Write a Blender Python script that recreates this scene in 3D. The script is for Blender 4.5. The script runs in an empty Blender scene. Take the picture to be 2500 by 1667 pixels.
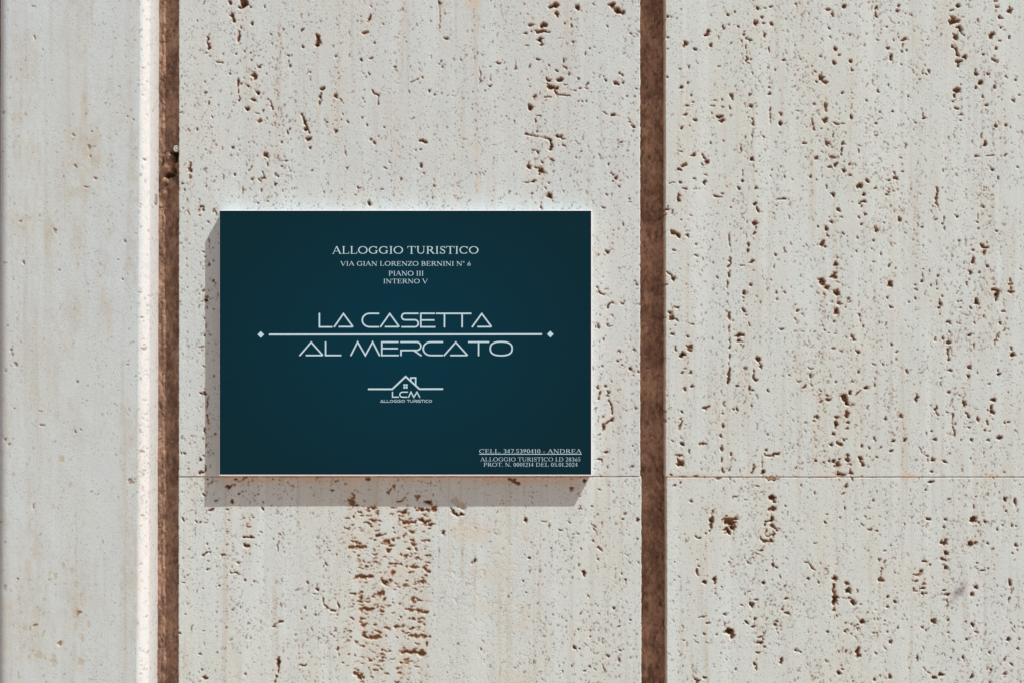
import bpy, math, random
import numpy as np
from mathutils import Vector

R = math.radians
scene = bpy.context.scene
# ------------------------------------------------------------------ camera, world, sun, exposure
PX = 0.297 / 907.0            # metres per photograph pixel on the wall plane (the plaque is an A4 sheet)
DIST = 2500 * PX * 50 / 36    # distance camera to wall plane
CXP, CYP = 1250.0, 833.5
DPX = DIST / PX

cam_d = bpy.data.cameras.new('camera')
cam = bpy.data.objects.new('camera', cam_d)
scene.collection.objects.link(cam)
cam_d.lens = 50
cam_d.sensor_width = 36
cam_d.clip_start = 0.05
cam_d.clip_end = 500
cam.location = (0, -DIST, 0)
cam.rotation_euler = (R(90), 0, 0)
scene.camera = cam

TO_SUN = Vector((0.42, -0.305, 0.77)).normalized()
SUN_EL = math.asin(TO_SUN.z)
SUN_AZ = math.atan2(TO_SUN.x, TO_SUN.y)
w = bpy.data.worlds.new('World')
scene.world = w
w.use_nodes = True
nt = w.node_tree
nt.nodes.clear()
sky = nt.nodes.new('ShaderNodeTexSky')
sky.sky_type = 'NISHITA'
sky.sun_disc = False
sky.sun_elevation = SUN_EL
sky.sun_rotation = SUN_AZ
sky.dust_density = 2.5
bg = nt.nodes.new('ShaderNodeBackground')
bg.inputs['Strength'].default_value = 0.085
ow = nt.nodes.new('ShaderNodeOutputWorld')
nt.links.new(sky.outputs[0], bg.inputs[0])
nt.links.new(bg.outputs[0], ow.inputs[0])

sl = bpy.data.lights.new('sun', 'SUN')
sl.energy = 4.5
sl.angle = R(0.5)
sl.color = (1.0, 0.975, 0.95)
so = bpy.data.objects.new('sun', sl)
scene.collection.objects.link(so)
so.rotation_euler = TO_SUN.to_track_quat('Z', 'Y').to_euler()
so.location = TO_SUN * 3

scene.view_settings.view_transform = 'Standard'
scene.view_settings.look = 'None'
scene.view_settings.gamma = 1
scene.view_settings.exposure = 0.25

rng = np.random.default_rng(11)
random.seed(5)
C = scene.collection


# ------------------------------------------------------------------ helpers
def wp(x, y, d=0.0):
    """photo-plane pixel units -> world; d = pixels towards the viewer."""
    return ((x - CXP) * PX, -d * PX, (CYP - y) * PX)


def un(x, y, d):
    """where a thing seen at photo pixel (x, y) stands, in wall pixels, when it is d pixels proud of the wall."""
    k = (DPX - d) / DPX
    return (CXP + (x - CXP) * k, CYP + (y - CYP) * k)


def tag(o, label=None, cat=None, group=None, kind=None):
    if label: o['label'] = label
    if cat: o['category'] = cat
    if group: o['group'] = group
    if kind: o['kind'] = kind
    return o


def empty(name, loc):
    o = bpy.data.objects.new(name, None)
    o.location = loc
    o.empty_display_size = 0.02
    C.objects.link(o)
    return o


def mesh_obj(name, verts, faces, m, parent=None, smooth=False):
    """verts in world space; the object keeps an origin at its own centre."""
    v = np.asarray(verts, dtype=np.float64).reshape(-1, 3)
    c = (v.min(0) + v.max(0)) / 2
    me = bpy.data.meshes.new(name)
    v = v - c
    if isinstance(faces, np.ndarray):
        n = len(faces)
        me.vertices.add(len(v))
        me.vertices.foreach_set('co', v.astype(np.float32).ravel())
        me.loops.add(n * 4)
        me.loops.foreach_set('vertex_index', faces.astype(np.int32).ravel())
        me.polygons.add(n)
        me.polygons.foreach_set('loop_start', np.arange(0, n * 4, 4, dtype=np.int32))
        me.update(calc_edges=True)
    else:
        me.from_pydata([tuple(p) for p in v], [], faces)
        me.update()
    if smooth:
        me.polygons.foreach_set('use_smooth', np.ones(len(me.polygons), dtype=bool))
    me.materials.append(m)
    o = bpy.data.objects.new(name, me)
    C.objects.link(o)
    if parent is not None:
        o.parent = parent
        pl = Vector((0, 0, 0))
        q = parent
        while q is not None:
            pl += q.location
            q = q.parent
        o.location = Vector(c) - pl
    else:
        o.location = c
    return o


def lattice(X, Y, cx, cy, seed):
    """smooth value noise in -1..1, cell size cx by cy pixels, for arrays of any shape."""
    gx = X / cx + 1000.3 + seed * 7.7
    gy = Y / cy + 1000.7 + seed * 3.1
    ix = np.floor(gx).astype(np.int64)
    iy = np.floor(gy).astype(np.int64)
    fx = (gx - ix).astype(np.float32)
    fy = (gy - iy).astype(np.float32)
    fx = fx * fx * (3 - 2 * fx)
    fy = fy * fy * (3 - 2 * fy)
    tab = np.random.default_rng(seed + 77).random(65536).astype(np.float32) * 2 - 1

    def h(a, b):
        return tab[((a * 73856093) ^ (b * 19349663)) & 65535]
    v0 = h(ix, iy) * (1 - fx) + h(ix + 1, iy) * fx
    v1 = h(ix, iy + 1) * (1 - fx) + h(ix + 1, iy + 1) * fx
    return v0 * (1 - fy) + v1 * fy


# ------------------------------------------------------------------ the pits of the travertine, in photograph pixels
RX0, RY0, RX1, RY1 = -170, -170, 2680, 1840
RW, RH = RX1 - RX0, RY1 - RY0
GX, GY = np.meshgrid(np.arange(RX0, RX1), np.arange(RY0, RY1))
WARP_A = lattice(GX, GY, 7, 7, 1) + 0.6 * lattice(GX, GY, 3.2, 3.2, 2)
WARP_B = lattice(GX, GY, 16, 14, 3)
FLOORN = lattice(GX, GY, 5, 5, 4)
H = np.zeros((RH, RW), np.float32)        # depth of the surface below the face, pixels
PIT = np.zeros((RH, RW), np.float32)      # rust-brown lining of a pit
STN_GLOW = np.zeros((RH, RW), np.float32)      # pale rusty stain round pits, plus the glow painted below the plaque
CRM = np.zeros((RH, RW), np.float32)      # creamy calcite patches / filled pits


DSC = [1.0]


def stamp(pts, rad, depth=None, pit=1.0, stain=0.6, warp=1.0):
    """carve a capsule chain with uneven outline. pts [(x,y)..], rad (one value or one per point)"""
    xs = [p[0] for p in pts]
    ys = [p[1] for p in pts]
    rads = rad if isinstance(rad, (list, tuple)) else [rad] * len(pts)
    rm = max(rads)
    pad = rm * 1.6 + 6
    x0, x1 = int(max(min(xs) - pad - RX0, 0)), int(min(max(xs) + pad - RX0, RW))
    y0, y1 = int(max(min(ys) - pad - RY0, 0)), int(min(max(ys) + pad - RY0, RH))
    if x1 <= x0 or y1 <= y0:
        return
    gx = GX[y0:y1, x0:x1].astype(np.float32)
    gy = GY[y0:y1, x0:x1].astype(np.float32)
    best = np.full(gx.shape, 9e9, np.float32)
    segs = [(pts[0], pts[0], rads[0], rads[0])] if len(pts) == 1 else \
        [(pts[i], pts[i + 1], rads[i], rads[i + 1]) for i in range(len(pts) - 1)]
    for a, b, ra, rb in segs:
        dx, dy = b[0] - a[0], b[1] - a[1]
        L2 = dx * dx + dy * dy
        t = np.clip(((gx - a[0]) * dx + (gy - a[1]) * dy) / L2, 0, 1) if L2 > 0 else 0.0
        d = np.hypot(gx - a[0] - t * dx, gy - a[1] - t * dy) - (ra + (rb - ra) * t)
        best = np.minimum(best, d)
    wa = WARP_A[y0:y1, x0:x1]
    wb = WARP_B[y0:y1, x0:x1]
    best = best + warp * (wa * min(rm * 0.62, 2.8) + wb * min(rm * 0.30, 3.5))
    if depth is None:
        depth = min(2.4 + rm * 1.9, 25.0) * DSC[0]
    edge = 1.1 if rm > 3 else 0.9
    m = np.clip(0.5 - best / edge, 0, 1)
    deep = np.clip(-best / max(rm * 0.6, 1.5), 0, 1)
    fl = FLOORN[y0:y1, x0:x1]
    hh = m * depth * np.clip(0.42 + 0.45 * deep + 0.38 * fl * min(rm / 4, 1), 0.12, 1.3)
    H[y0:y1, x0:x1] = np.maximum(H[y0:y1, x0:x1], hh)
    PIT[y0:y1, x0:x1] = np.maximum(PIT[y0:y1, x0:x1], m * pit)
    if stain > 0:
        s = np.clip(1 - best / (1.6 + rm * 0.3), 0, 1) ** 2 * stain
        STN_GLOW[y0:y1, x0:x1] = np.maximum(STN_GLOW[y0:y1, x0:x1], s)


def ell(x, y, wd, ht, a=0, **k):
    small = min(wd, ht) / 2
    if max(wd, ht) > 6.5 and not k.get('depth'):
        # ragged corners: little lobes and spikes on the rim
        for q in range(random.choice((2, 3, 3, 4)) if small > 2.5 else 2):
            th = random.uniform(0, 2 * math.pi)
            ex, ey = math.cos(th) * wd / 2, math.sin(th) * ht / 2
            ca, sa_ = math.cos(R(a)), math.sin(R(a))
            gx_, gy_ = ex * ca - ey * sa_, ex * sa_ + ey * ca
            f0, f1 = random.uniform(.55, .8), random.uniform(1.0, 1.45)
            stamp([(x + gx_ * f0, y + gy_ * f0), (x + gx_ * f1, y + gy_ * f1)],
                  [small * random.uniform(.35, .6), max(small * .18, .6)], pit=k.get('pit', 1.0), stain=k.get('stain', .4) * .8)
    ell_(x, y, wd * .86, ht * .86, a, **k)


def ell_(x, y, wd, ht, a=0, **k):
    """an ellipse-like pit as a chain; a = tilt in degrees, clockwise on the picture"""
    if wd >= ht:
        r, half, ang = ht / 2, (wd - ht) / 2, R(a)
    else:
        r, half, ang = wd / 2, (ht - wd) / 2, R(a + 90)
    if half < 0.8:
        stamp([(x, y)], r, **k)
        return
    ux, uy = math.cos(ang), math.sin(ang)
    j = [random.uniform(-.35, .35) * r for _ in range(3)]
    f = [random.uniform(.5, .9), random.uniform(.95, 1.15), random.uniform(.55, .95)]
    P = [(x + ux * half * s - uy * q, y + uy * half * s + ux * q) for s, q in zip((-1, 0, 1), j)]
    stamp(P, [r * v for v in f], **k)


def read(spec, ox, oy, sc, fat=1.0, **k):
    """'x y w h a; ...' ellipses or 'p r x y x y ...' chains, in units of an enlarged detail"""
    for it in spec.split(';'):
        q = it.split()
        if not q:
            continue
        if q[0] == 'p':
            v = [float(z) for z in q[1:]]
            r = v[0] / sc
            pts = [(ox + v[i] / sc, oy + v[i + 1] / sc) for i in range(1, len(v), 2)]
            fine = [pts[0]]
            for a_, b_ in zip(pts[:-1], pts[1:]):
                nn = max(int(math.hypot(b_[0] - a_[0], b_[1] - a_[1]) / 5), 1)
                for u in range(1, nn + 1):
                    j = .55 * r if u < nn else 0
                    fine.append((a_[0] + (b_[0] - a_[0]) * u / nn + random.uniform(-j, j), a_[1] + (b_[1] - a_[1]) * u / nn + random.uniform(-j, j)))
            stamp(fine, [r * random.choice((.35, .7, .9, 1.1, 1.3)) for _ in fine], **k)
        else:
            v = [float(z) for z in q] + [0] * 5
            ell(ox + v[0] / sc, oy + v[1] / sc, max(v[2] / sc, 2.4), max(v[3] / sc * fat, 2.4), v[4], **k)


MID_UP_L = """575 28 62 60; 555 55 60 18; 612 47 26 18; 470 18 20 42 -10; p 8 482 105 495 128 500 150; 628 170 15 36;
p 6 534 235 532 270 525 295; p 8 310 275 318 310 325 345; 300 380 28 12; 330 402 10 14; 543 200 13 22; 545 98 14 12;
p 8 675 478 690 462 710 452; 640 538 36 34; 645 560 16 26; p 7 527 560 530 580 525 610; 525 650 12 46; 533 702 20 44; 587 775 26 30;
665 660 20 34; 638 710 32 22; 737 706 22 15; 664 803 26 16 35; 680 860 34 18; 700 785 8 20; p 5 705 1222 712 1262 692 1288 670 1275;
788 1302 20 32; p 5 605 1212 618 1198 630 1182; 620 1280 22 20; 188 1160 12 22; 186 1198 26 44; 186 1270 6 50; 130 1300 28 12; 422 1258 8 32; 
p 5 255 1500 262 1465 282 1462 280 1490; p 12 1088 262 1092 295 1098 325; 1118 632 46 26; 1112 680 22 50 8; 1106 728 16 40 10; 1036 555 10 42; 1040 512 20 12;
p 10 980 812 996 862 1015 910 1030 962; 1028 985 34 24; 1035 1052 24 18 -35; p 6 1466 106 1463 132 1442 155; 1422 236 44 16; 1456 522 12 32 -20;
980 217 28 18 -30; 985 335 14 30; 975 112 10 30; 1224 932 20 30 30; 1256 900 12 26 35; p 5 1215 680 1250 712 1275 745; p 5 1478 640 1498 668 1518 685; p 4 1522 700 1524 730 1515 768;
1488 1016 22 22; p 3 1272 1060 1283 1080 1294 1115; p 5 1300 1205 1300 1190 1318 1183; 1385 1332 36 12; 1540 1338 22 10; 1450 1438 24 46 -20; 726 1100 30 38; 735 1165 12 30;
650 1390 30 10 -20; 672 1435 20 10; 610 1275 10 10; 740 1435 12 14; 780 880 8 40; 885 440 8 20; 848 212 10 26 -30; 395 445 56 12; 710 48 14 22; 285 20 9 30; 240 150 10 20;
1405 762 14 10; 1402 420 18 24; 1468 418 30 14; 1440 885 16 22 ; 1225 860 12 18; 1262 808 14 16; 1495 305 20 10; 1548 175 14 24 -30; 1465 45 8 36 -50; 1636 475 30 12 30; 1160 870 10 24 -40;
1520 965 10 24; 1408 840 8 24; 1292 1002 12 10; 1452 1285 10 26 30; 1560 905 22 10; 1360 1385 24 8; 1605 1150 26 8 40; 300 1320 24 12 -35; 320 1345 10 24; 420 385 20 8 -40; 562 1355 6 60;
325 700 24 8; 325 735 8 30; 295 658 22 18; 345 835 16 12; 492 1050 22 16; 480 1105 14 10; 865 1140 28 12; 1050 1210 26 8; 725 525 14 20; 600 780 12 16; 765 740 14 8; 800 650 12 10; 
695 580 10 24; 596 615 16 14; 570 365 12 20; 655 325 14 12; 682 358 12 12; 615 375 10 24; 540 437 10 26; 622 425 10 18; 565 560 8 18; 880 395 12 12; 575 410 8 24; 512 385 16 14; 810 1255 14 14; 838 1188 10 18"""
MID_UP_R = """1025 48 62 34 -25; 1045 100 30 24; 1050 118 12 28; 945 178 56 26; 860 178 56 14; 945 228 125 22 4; 822 238 26 12; 862 220 18 12; 917 285 62 30 -3;
938 322 22 14; 835 330 44 8; 1190 55 34 26; 1302 38 12 34 -20; 1440 40 50 34; 1478 65 52 46 20; 1505 90 34 22; 910 422 40 12; 985 466 16 18; 1038 508 14 14;
p 12 968 555 990 568 1030 572 1070 566; p 13 985 620 1020 612 1045 625; p 10 1025 625 1038 660 1038 685; p 5 1045 672 1090 672 1140 680; p 4 960 690 1000 686; 850 762 44 22 -20; 845 745 20 16; 888 685 24 18;
p 6 825 958 860 960; p 4 870 965 920 968 960 980; p 8 960 978 998 998; p 11 1000 1000 1004 1025 998 1062; p 9 1050 965 1078 968 1088 985 1100 990; 1088 1030 38 14; 910 1075 30 20; 875 1065 30 5;
1000 1135 48 22 25; 935 1155 12 28; 920 1205 62 42; 846 1180 28 18; 880 1292 38 18; 820 1295 70 4; 995 1392 36 36; 988 1305 12 12; 892 855 12 44; p 4 895 820 905 825 925 828; 265 272 22 22 -30; 275 282 30 5;
210 20 20 22; 212 55 6 40; 212 150 4 120; 150 400 18 20; 178 372 12 12; p 5 200 455 220 445 228 430; 630 455 32 16; 572 475 16 10; 690 492 10 22; 568 610 32 14 -15; 570 570 12 30; 634 548 18 10;
p 5 10 590 38 570 58 560; 90 552 18 9; 132 650 14 14; 500 540 5 130; 750 470 6 70; 302 685 14 8; 637 692 12 18; 730 697 12 8; 688 825 16 12; 707 848 8 16; 745 858 8 20; 606 880 14 6;
p 5 65 1000 105 1003 125 1020; 78 1060 20 8; 636 1018 20 8; 600 1035 30 6; 746 1080 10 10; 140 1292 14 12; 178 1322 18 22; 165 1402 10 24 30; 702 1370 6 30; 645 1412 12 8; p 5 925 1430 930 1470; 935 1480 20 10;
1440 818 38 26; 1385 805 50 7 15; 1475 822 26 5; 1585 895 22 22; 1560 868 20 8 40; 1458 597 44 30; 1515 588 14 20; 1490 520 20 12; 1342 378 18 14; 1275 345 16 12; 1380 550 10 12;
1170 640 36 12; 1207 630 24 12; 1255 628 38 10; 1285 660 14 8; 1605 632 30 7; 1400 188 14 22; 1150 182 10 26; 1175 188 10 14; 1100 168 22 9; 1070 275 60 4; 1498 1015 22 20; 1525 1012 12 8;
1478 1048 14 10; 1410 1170 20 24; 1434 1230 30 24; 1465 1262 22 22; 1440 1285 14 14; 1608 1380 12 24; 1392 1378 14 22; 1375 1470 30 8; 1560 1435 24 6 20; 1182 1010 24 7 40; 1212 1075 10 14; 1222 720 12 10; 
982 600 22 12; 1590 262 30 5 20; 1165 545 10 8; 905 940 16 16; 780 672 12 8; 1105 482 24 10 35; 1060 1115 10 8; 1190 1125 16 8"""
MID_LOW_L = """550 236 40 24; 585 228 22 8; 621 290 32 12 6; 785 345 18 20; 778 392 16 24; 600 190 24 16; 650 192 34 10 -30; 430 205 36 12 -35; 400 185 26 16; 465 335 38 12 -15; 575 348 26 20 -40; 845 195 14 12; 985 235 26 6;
1272 205 22 14; 1252 266 30 14; 1390 345 54 22; 1410 368 34 20; p 5 1375 290 1390 285 1400 305 1380 320; 1490 192 30 12; 1640 265 12 30 20; 1660 240 14 14; 1718 335 50 14 -25; 240 460 12 34 -25; 378 300 24 12 30; 430 398 44 14 -10; 400 410 20 8;
540 400 28 14; 535 550 44 16 15; 548 470 26 12; p 5 655 580 680 585 712 580; 672 638 66 20 15; 402 622 18 14; 535 632 26 9; 665 688 20 14; p 5 375 710 395 688 430 686; p 5 540 700 505 700 500 722 545 728; 412 745 20 10; 412 800 26 14;
p 5 560 825 600 825 632 832 660 838; 655 880 14 24; 372 930 16 12; 490 915 22 12; 882 640 7 54; 1165 718 0 0; 867 873 8 26; 1080 888 30 14 40; 1140 968 50 8 10; 1150 935 14 14; p 5 1185 1000 1200 1040 1240 1078 1275 1078; p 6 1285 1020 1295 1050 1282 1100;
1265 1212 24 12 -35; 1242 1240 14 12; p 6 845 1180 880 1165 910 1145; 1040 1130 16 12; 300 1195 9 46 10; 380 1215 18 10; 885 1450 28 92 5; 870 1525 22 18; p 4 1030 1440 1060 1450 1080 1435; 1288 1330 12 26; 1300 1378 10 26; 1320 1425 22 8 -20; 1355 1375 12 20;
382 1530 30 16; 358 1378 22 10; 505 1408 14 8; 258 1105 14 14; 245 890 26 10; 722 886 12 12; 220 1235 16 14 45; 1190 1438 10 10; 362 488 14 8; 395 485 22 7 -20; 685 515 30 7; 720 450 18 8; 1395 448 14 22; 1380 1160 0 0; 525 710 0 0"""
BAND = """p 16 80 560 60 0"""
LADDER = """130 232 68 26; 158 256 34 16; 395 160 24 20; 335 205 22 8; 680 225 44 22; 700 245 22 18; p 10 615 275 650 282 685 295 720 285 742 262; 245 268 26 14; 283 273 36 18 20; 245 299 26 10; 305 315 26 14 40; 405 316 40 9; 
495 300 72 30; 515 282 30 16; 545 318 20 24; 280 362 62 20; 472 366 34 30; p 11 500 380 560 372 620 368 690 362; 695 388 48 22 10; 735 320 20 8; 265 405 24 12; 320 400 18 10; 195 432 18 10; 148 492 24 10; 155 522 34 10;
300 466 20 12; p 9 300 468 335 468 365 462; 508 478 24 28; 462 492 28 14; 572 508 36 16; 575 542 42 16; 595 578 40 14; 370 520 60 26; 415 545 62 14 -8; 150 562 130 24 -3; 215 558 40 12; 312 556 34 10; 655 562 28 16; 655 520 22 8; 402 592 44 24; 590 612 40 14; 
p 5 270 610 285 622 308 618; 515 628 34 18; 520 645 16 20; 605 650 64 14; 675 626 62 12 -4; 390 648 16 14; 435 652 14 12; 150 658 26 8; 90 636 30 8; 213 665 18 8; 430 685 76 14 -8; 575 706 62 20; 525 700 26 14; p 8 650 715 670 738 700 740; 228 702 30 12 20; 312 710 18 12;
212 778 150 26 -4; 265 772 34 18; 425 755 44 22 -25; 328 750 16 12; 412 810 28 26; 362 826 52 26; 600 828 68 10; 652 818 48 26 15; 515 842 36 12; 465 855 34 10 20; 435 880 26 8; 580 868 50 8 10; 
328 908 76 18; 345 898 34 20; 128 908 60 10; 185 935 30 22 15; 230 946 46 14; 180 970 62 16 10; 355 952 44 20 -30; 600 952 88 28 -3; 620 955 50 20; 570 955 34 30; 475 984 26 14; 285 992 24 8; 345 1000 40 9 20; 225 1024 116 20 -4; p 8 525 1018 560 1025 620 1032; p 10 600 1030 650 1042 680 1042; 
342 1032 40 16 30; 430 1046 34 10; 345 1064 36 8; 205 1088 64 18; 300 1084 20 6; 485 1082 20 14; 540 1084 24 10 -40; 578 1092 36 16; 640 1092 60 14 20; 205 1136 64 22; 290 1136 32 16; 375 1154 58 16 10; 460 1148 88 18 5; 565 1164 54 12; 315 1190 66 12 10; 615 1176 36 6;
p 8 205 1215 230 1228 245 1230; 270 1226 100 24; 320 1232 50 14 10; 610 1220 120 18 2; 655 1228 44 14; 690 1222 26 14; 375 1221 18 12; 155 1258 30 8; 200 1294 36 10; 308 1288 32 12; 245 1316 28 12; 610 1272 34 8; 672 1276 14 20; 595 1308 30 7; 
p 7 335 1325 365 1330 400 1334; 335 1350 50 12; p 12 500 1336 540 1336 590 1338; 620 1344 110 30; 465 1328 24 10; 195 1376 40 12; 260 1400 40 14; p 5 235 1368 255 1380 268 1392; 350 1378 34 20 40; p 6 310 1408 345 1414 385 1412; p 7 475 1416 520 1404 575 1406; 
155 1470 44 6 15; 245 1470 24 10; 338 1464 40 8; 465 1458 50 8 -20; 380 1498 44 10 15; 256 1490 12 16; 595 1448 24 8; 612 1490 20 8; 178 1515 66 36 20; 205 1525 26 26; 450 1556 34 12; 484 1530 20 8; 792 456 12 40 -40; 600 185 50 14 20; 425 112 26 16 -30; 480 218 70 8 -20;
238 58 44 18; 415 270 22 8; 555 440 30 16; 585 436 44 14; 650 445 36 12"""
MID_LOW_R = """790 472 34 22 -30; 905 478 34 12; 943 505 8 34; 1085 482 34 10 30; 1100 250 34 22 35; 1180 200 22 22; 930 230 12 16; 1540 460 18 28; 1240 610 20 20; 1282 660 20 50 -35; 1180 828 24 44 -15; 1160 1090 14 50 30; 1115 1328 24 26; 1145 1330 14 14; 1185 1302 26 12 40;
1060 668 10 16; 812 728 24 22; 436 738 16 26 -30; 225 552 22 32 -40; p 8 275 385 285 415 325 432 360 430; p 8 710 195 690 190 665 180; p 6 690 195 725 212 745 212; p 4 40 310 60 320 48 335; 120 345 34 26; 440 520 0 0; 1285 265 22 8; 1150 390 30 8; 1230 375 20 6; 1455 870 16 10; p 2.5 1455 875 1455 910 1420 950; 
1385 1062 20 14; 1335 1380 26 20; p 4 1308 1462 1320 1490 1352 1528; 1180 1490 26 12; 1220 1450 12 24; 1135 1208 20 10; 1415 1182 14 12; 1220 1218 8 24; 1300 1275 6 34; 1225 1255 10 14; 1420 1350 14 14; 1440 1340 10 12; 1320 960 8 24 30; 1205 980 8 30 -20; 1255 1030 12 8; 560 1100 14 10; 685 960 16 8; 785 960 14 12; 770 882 10 10;
1125 560 22 8 20; 1020 532 22 8 20; 1130 714 8 16; 945 880 8 6; 880 655 6 10; 955 665 8 10; 1160 660 14 10; 1140 775 14 8; 1490 1140 14 14; 1090 250 10 30"""
EDGE_L1 = """p 9 265 15 285 12 300 20 295 55; p 8 250 80 262 60; 268 128 18 20; 142 82 10 44 -15; 428 85 16 48; 352 190 26 26; 430 163 18 8; 118 190 10 10; 268 350 14 18; 372 395 16 48; 372 450 8 22; 300 518 48 20; 325 580 34 20 30; 360 658 28 44 -20; 408 750 20 14; 420 832 24 28; 432 860 7 24; 363 930 16 16; 340 1005 34 46; 330 1045 50 46; 290 1062 40 6; 258 970 18 20; 258 1120 10 40; 
350 1125 20 20; 418 1138 22 24; 315 1236 26 20; 118 600 22 14; 115 680 10 30; 113 765 8 18; 203 803 10 24; 190 850 20 12; 265 635 14 14; 345 1285 22 8; 370 1410 24 40; 355 1385 22 10; 310 1435 20 18; 275 1550 60 12 -10; 365 1505 14 12; 155 498 12 22; 415 612 8 20; 430 1510 10 10; 445 1465 8 20; 250 775 18 10"""
EDGE_L2 = """278 72 52 14 -10; 284 118 16 10; 345 145 12 30; 390 120 12 24; 410 390 20 50; 285 380 18 10; 395 222 10 16; 300 280 10 8; 312 362 12 10; 305 575 34 50; 265 578 30 18; 312 525 18 36; p 6 362 605 350 640 348 700 348 738; 432 525 16 22; 268 938 34 20; 310 990 20 80; 302 1072 10 24; 420 1025 18 44; 452 918 18 28;
p 8 342 820 350 850 362 870; 355 900 8 30; 340 1150 14 34; 354 1220 6 30; 352 1272 10 30; 262 1308 36 34; p 8 325 1385 318 1420 290 1448 250 1462; 240 740 14 8; 270 730 24 8 -30; 155 460 6 50; 292 845 10 18; 135 1338 24 12; 142 1405 8 26; 168 1055 8 12; 250 1220 8 12; 428 850 10 18; 457 725 8 18; 365 522 8 14; 430 30 8 10"""
EDGE_R1 = """135 20 36 12; 165 408 34 42; 150 395 22 22; 88 432 16 30; 40 375 12 16; 200 380 10 12; p 6 78 710 95 735 110 755; 125 762 48 20; 195 758 22 10 -30; p 6 165 875 172 850 188 842; 208 836 26 14; 295 840 30 22; 118 885 20 8; 108 942 16 14; p 4 180 945 205 938 208 958; 195 1032 44 8; 165 1018 8 30; 151 1107 14 14; 137 1145 10 34; 100 1205 18 10; 97 1162 10 12; 
252 1335 22 20; 356 1395 26 24; 385 1445 22 8; 422 1458 18 12; p 4 248 1255 262 1230 275 1255; 392 1235 20 10; 402 652 22 9; p 4 400 672 410 685 425 688; 88 1545 16 40; 150 1548 20 24; 340 190 12 12; 140 250 10 12; 218 228 16 8; 330 905 8 8; 412 8 12 20; 355 1145 10 10; 95 1310 8 14"""
EDGE_R2 = """237 175 20 36; p 9 262 215 250 245 235 288; 335 235 50 34; 325 265 34 24; p 9 330 290 352 320 368 345; p 7 372 360 372 400 376 440; p 7 382 478 350 500 305 515 285 525; 288 555 20 56 8; 255 620 6 30 25; 312 785 50 18 -15; 248 862 60 24; 265 895 16 30; 320 940 14 44; 305 175 12 24; 570 740 14 22; 602 730 20 16; 595 780 14 24; 545 10 20 16; 540 940 14 14; 555 962 8 20; 370 912 16 8; 235 966 12 8; 
100 1075 30 20 -50; 450 200 14 8; 610 425 20 6; 598 355 6 50 -30; 510 400 8 22; 440 455 16 8; 575 555 12 20; 200 330 20 10; 52 1222 16 16; 615 1435 26 26; 250 1160 22 12"""
RT1 = """p 10 488 238 500 215; 488 238 32 24; 350 300 40 30; 330 315 26 12; 410 342 26 18; 225 335 22 14; 222 118 26 20; 230 262 22 14; 312 598 26 34; 632 100 26 16; 645 172 14 14; p 5 605 185 605 205; 605 195 24 14; 572 262 8 26; 515 312 20 20; 425 436 18 16; 367 465 8 26; 575 456 28 9; 218 535 16 14; 385 658 12 12; 350 720 26 12; 395 702 26 8; 540 690 22 14; 597 686 18 12; 535 730 34 12; 597 735 22 20; 345 788 26 20; 
p 9 570 800 600 800; 588 830 44 26; 410 823 26 20; 370 860 12 18; 320 880 26 18; 522 780 12 30; 515 975 14 26; 608 965 26 18; p 5 655 640 660 665 668 685; 403 1052 16 30; 392 1062 24 10; p 7 462 1055 475 1085; 490 1105 34 24; 482 1125 14 20; 340 1132 40 20 -20; 298 1168 48 18 -20; 482 1195 30 16; 402 1225 20 16; 250 1252 36 10; 303 1248 24 24; 475 1252 24 30; 340 1295 50 12; 408 1298 30 12; 302 1332 26 16; 295 1358 26 20; 
560 1343 34 20; 598 1320 22 10; 222 1425 20 34; 212 1465 8 30; 558 1462 18 10; 655 1418 14 12 -50; 348 1438 16 10; 380 1472 20 8; 315 1502 22 18; 312 1040 30 7 20; 310 475 20 10; 748 238 14 30; 775 274 36 34; 760 320 12 34; 760 360 10 20; 760 410 14 36; 775 438 24 8; 838 68 22 20; 888 60 26 18; 925 46 30 14; 868 122 20 16; 822 158 26 26; 932 162 20 22; 878 165 24 8; 890 240 14 40; 
912 345 10 44; 808 500 12 40; 782 645 14 18; 792 720 20 22 -40; 1020 415 28 16; 955 484 14 12; 920 646 30 16; 908 465 8 18; p 5 800 815 812 850 818 862; 805 828 20 24; 797 938 16 28; 753 940 8 24; 882 940 20 16; 797 1090 22 30; 722 1020 8 50; p 5 733 1170 740 1205 742 1215; 730 1240 18 22 30; 820 1290 12 34; 825 1392 24 24; 815 1530 30 34; 838 1440 18 40; p 4 925 740 925 800 925 860; 990 850 22 24 -50; 995 780 14 30; 1020 1208 16 22; 
p 4 960 1370 990 1362 1030 1358; 962 1412 10 14; 1208 458 12 24; 1240 490 26 12 40; 1272 530 30 30 30; 1295 562 34 18; 1245 562 20 16; 1230 714 14 22; 1302 740 14 60; p 5 1212 790 1210 830 1218 870; 1218 882 18 22; 1302 828 36 26 -20; 1238 932 40 6; 1270 880 26 10; 1282 1042 18 14; 1350 1078 26 26; 1368 1126 24 20; 1332 1148 24 22; 1242 1080 20 20; 1345 105 16 22; 1320 68 34 20; 1328 190 12 24; 1335 260 14 30 -30; 1270 388 22 22; 1368 345 26 24; 
1362 430 12 34; 1188 100 12 30; 1268 155 12 14; 1120 760 60 5 8; 1155 982 42 12; 1315 985 14 34; 1202 1215 16 20; 1350 1335 24 30 -20; 1310 1275 8 30; 1340 1520 14 24; 1300 1555 34 16; 1390 1435 20 16; 1352 930 10 34"""
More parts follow.
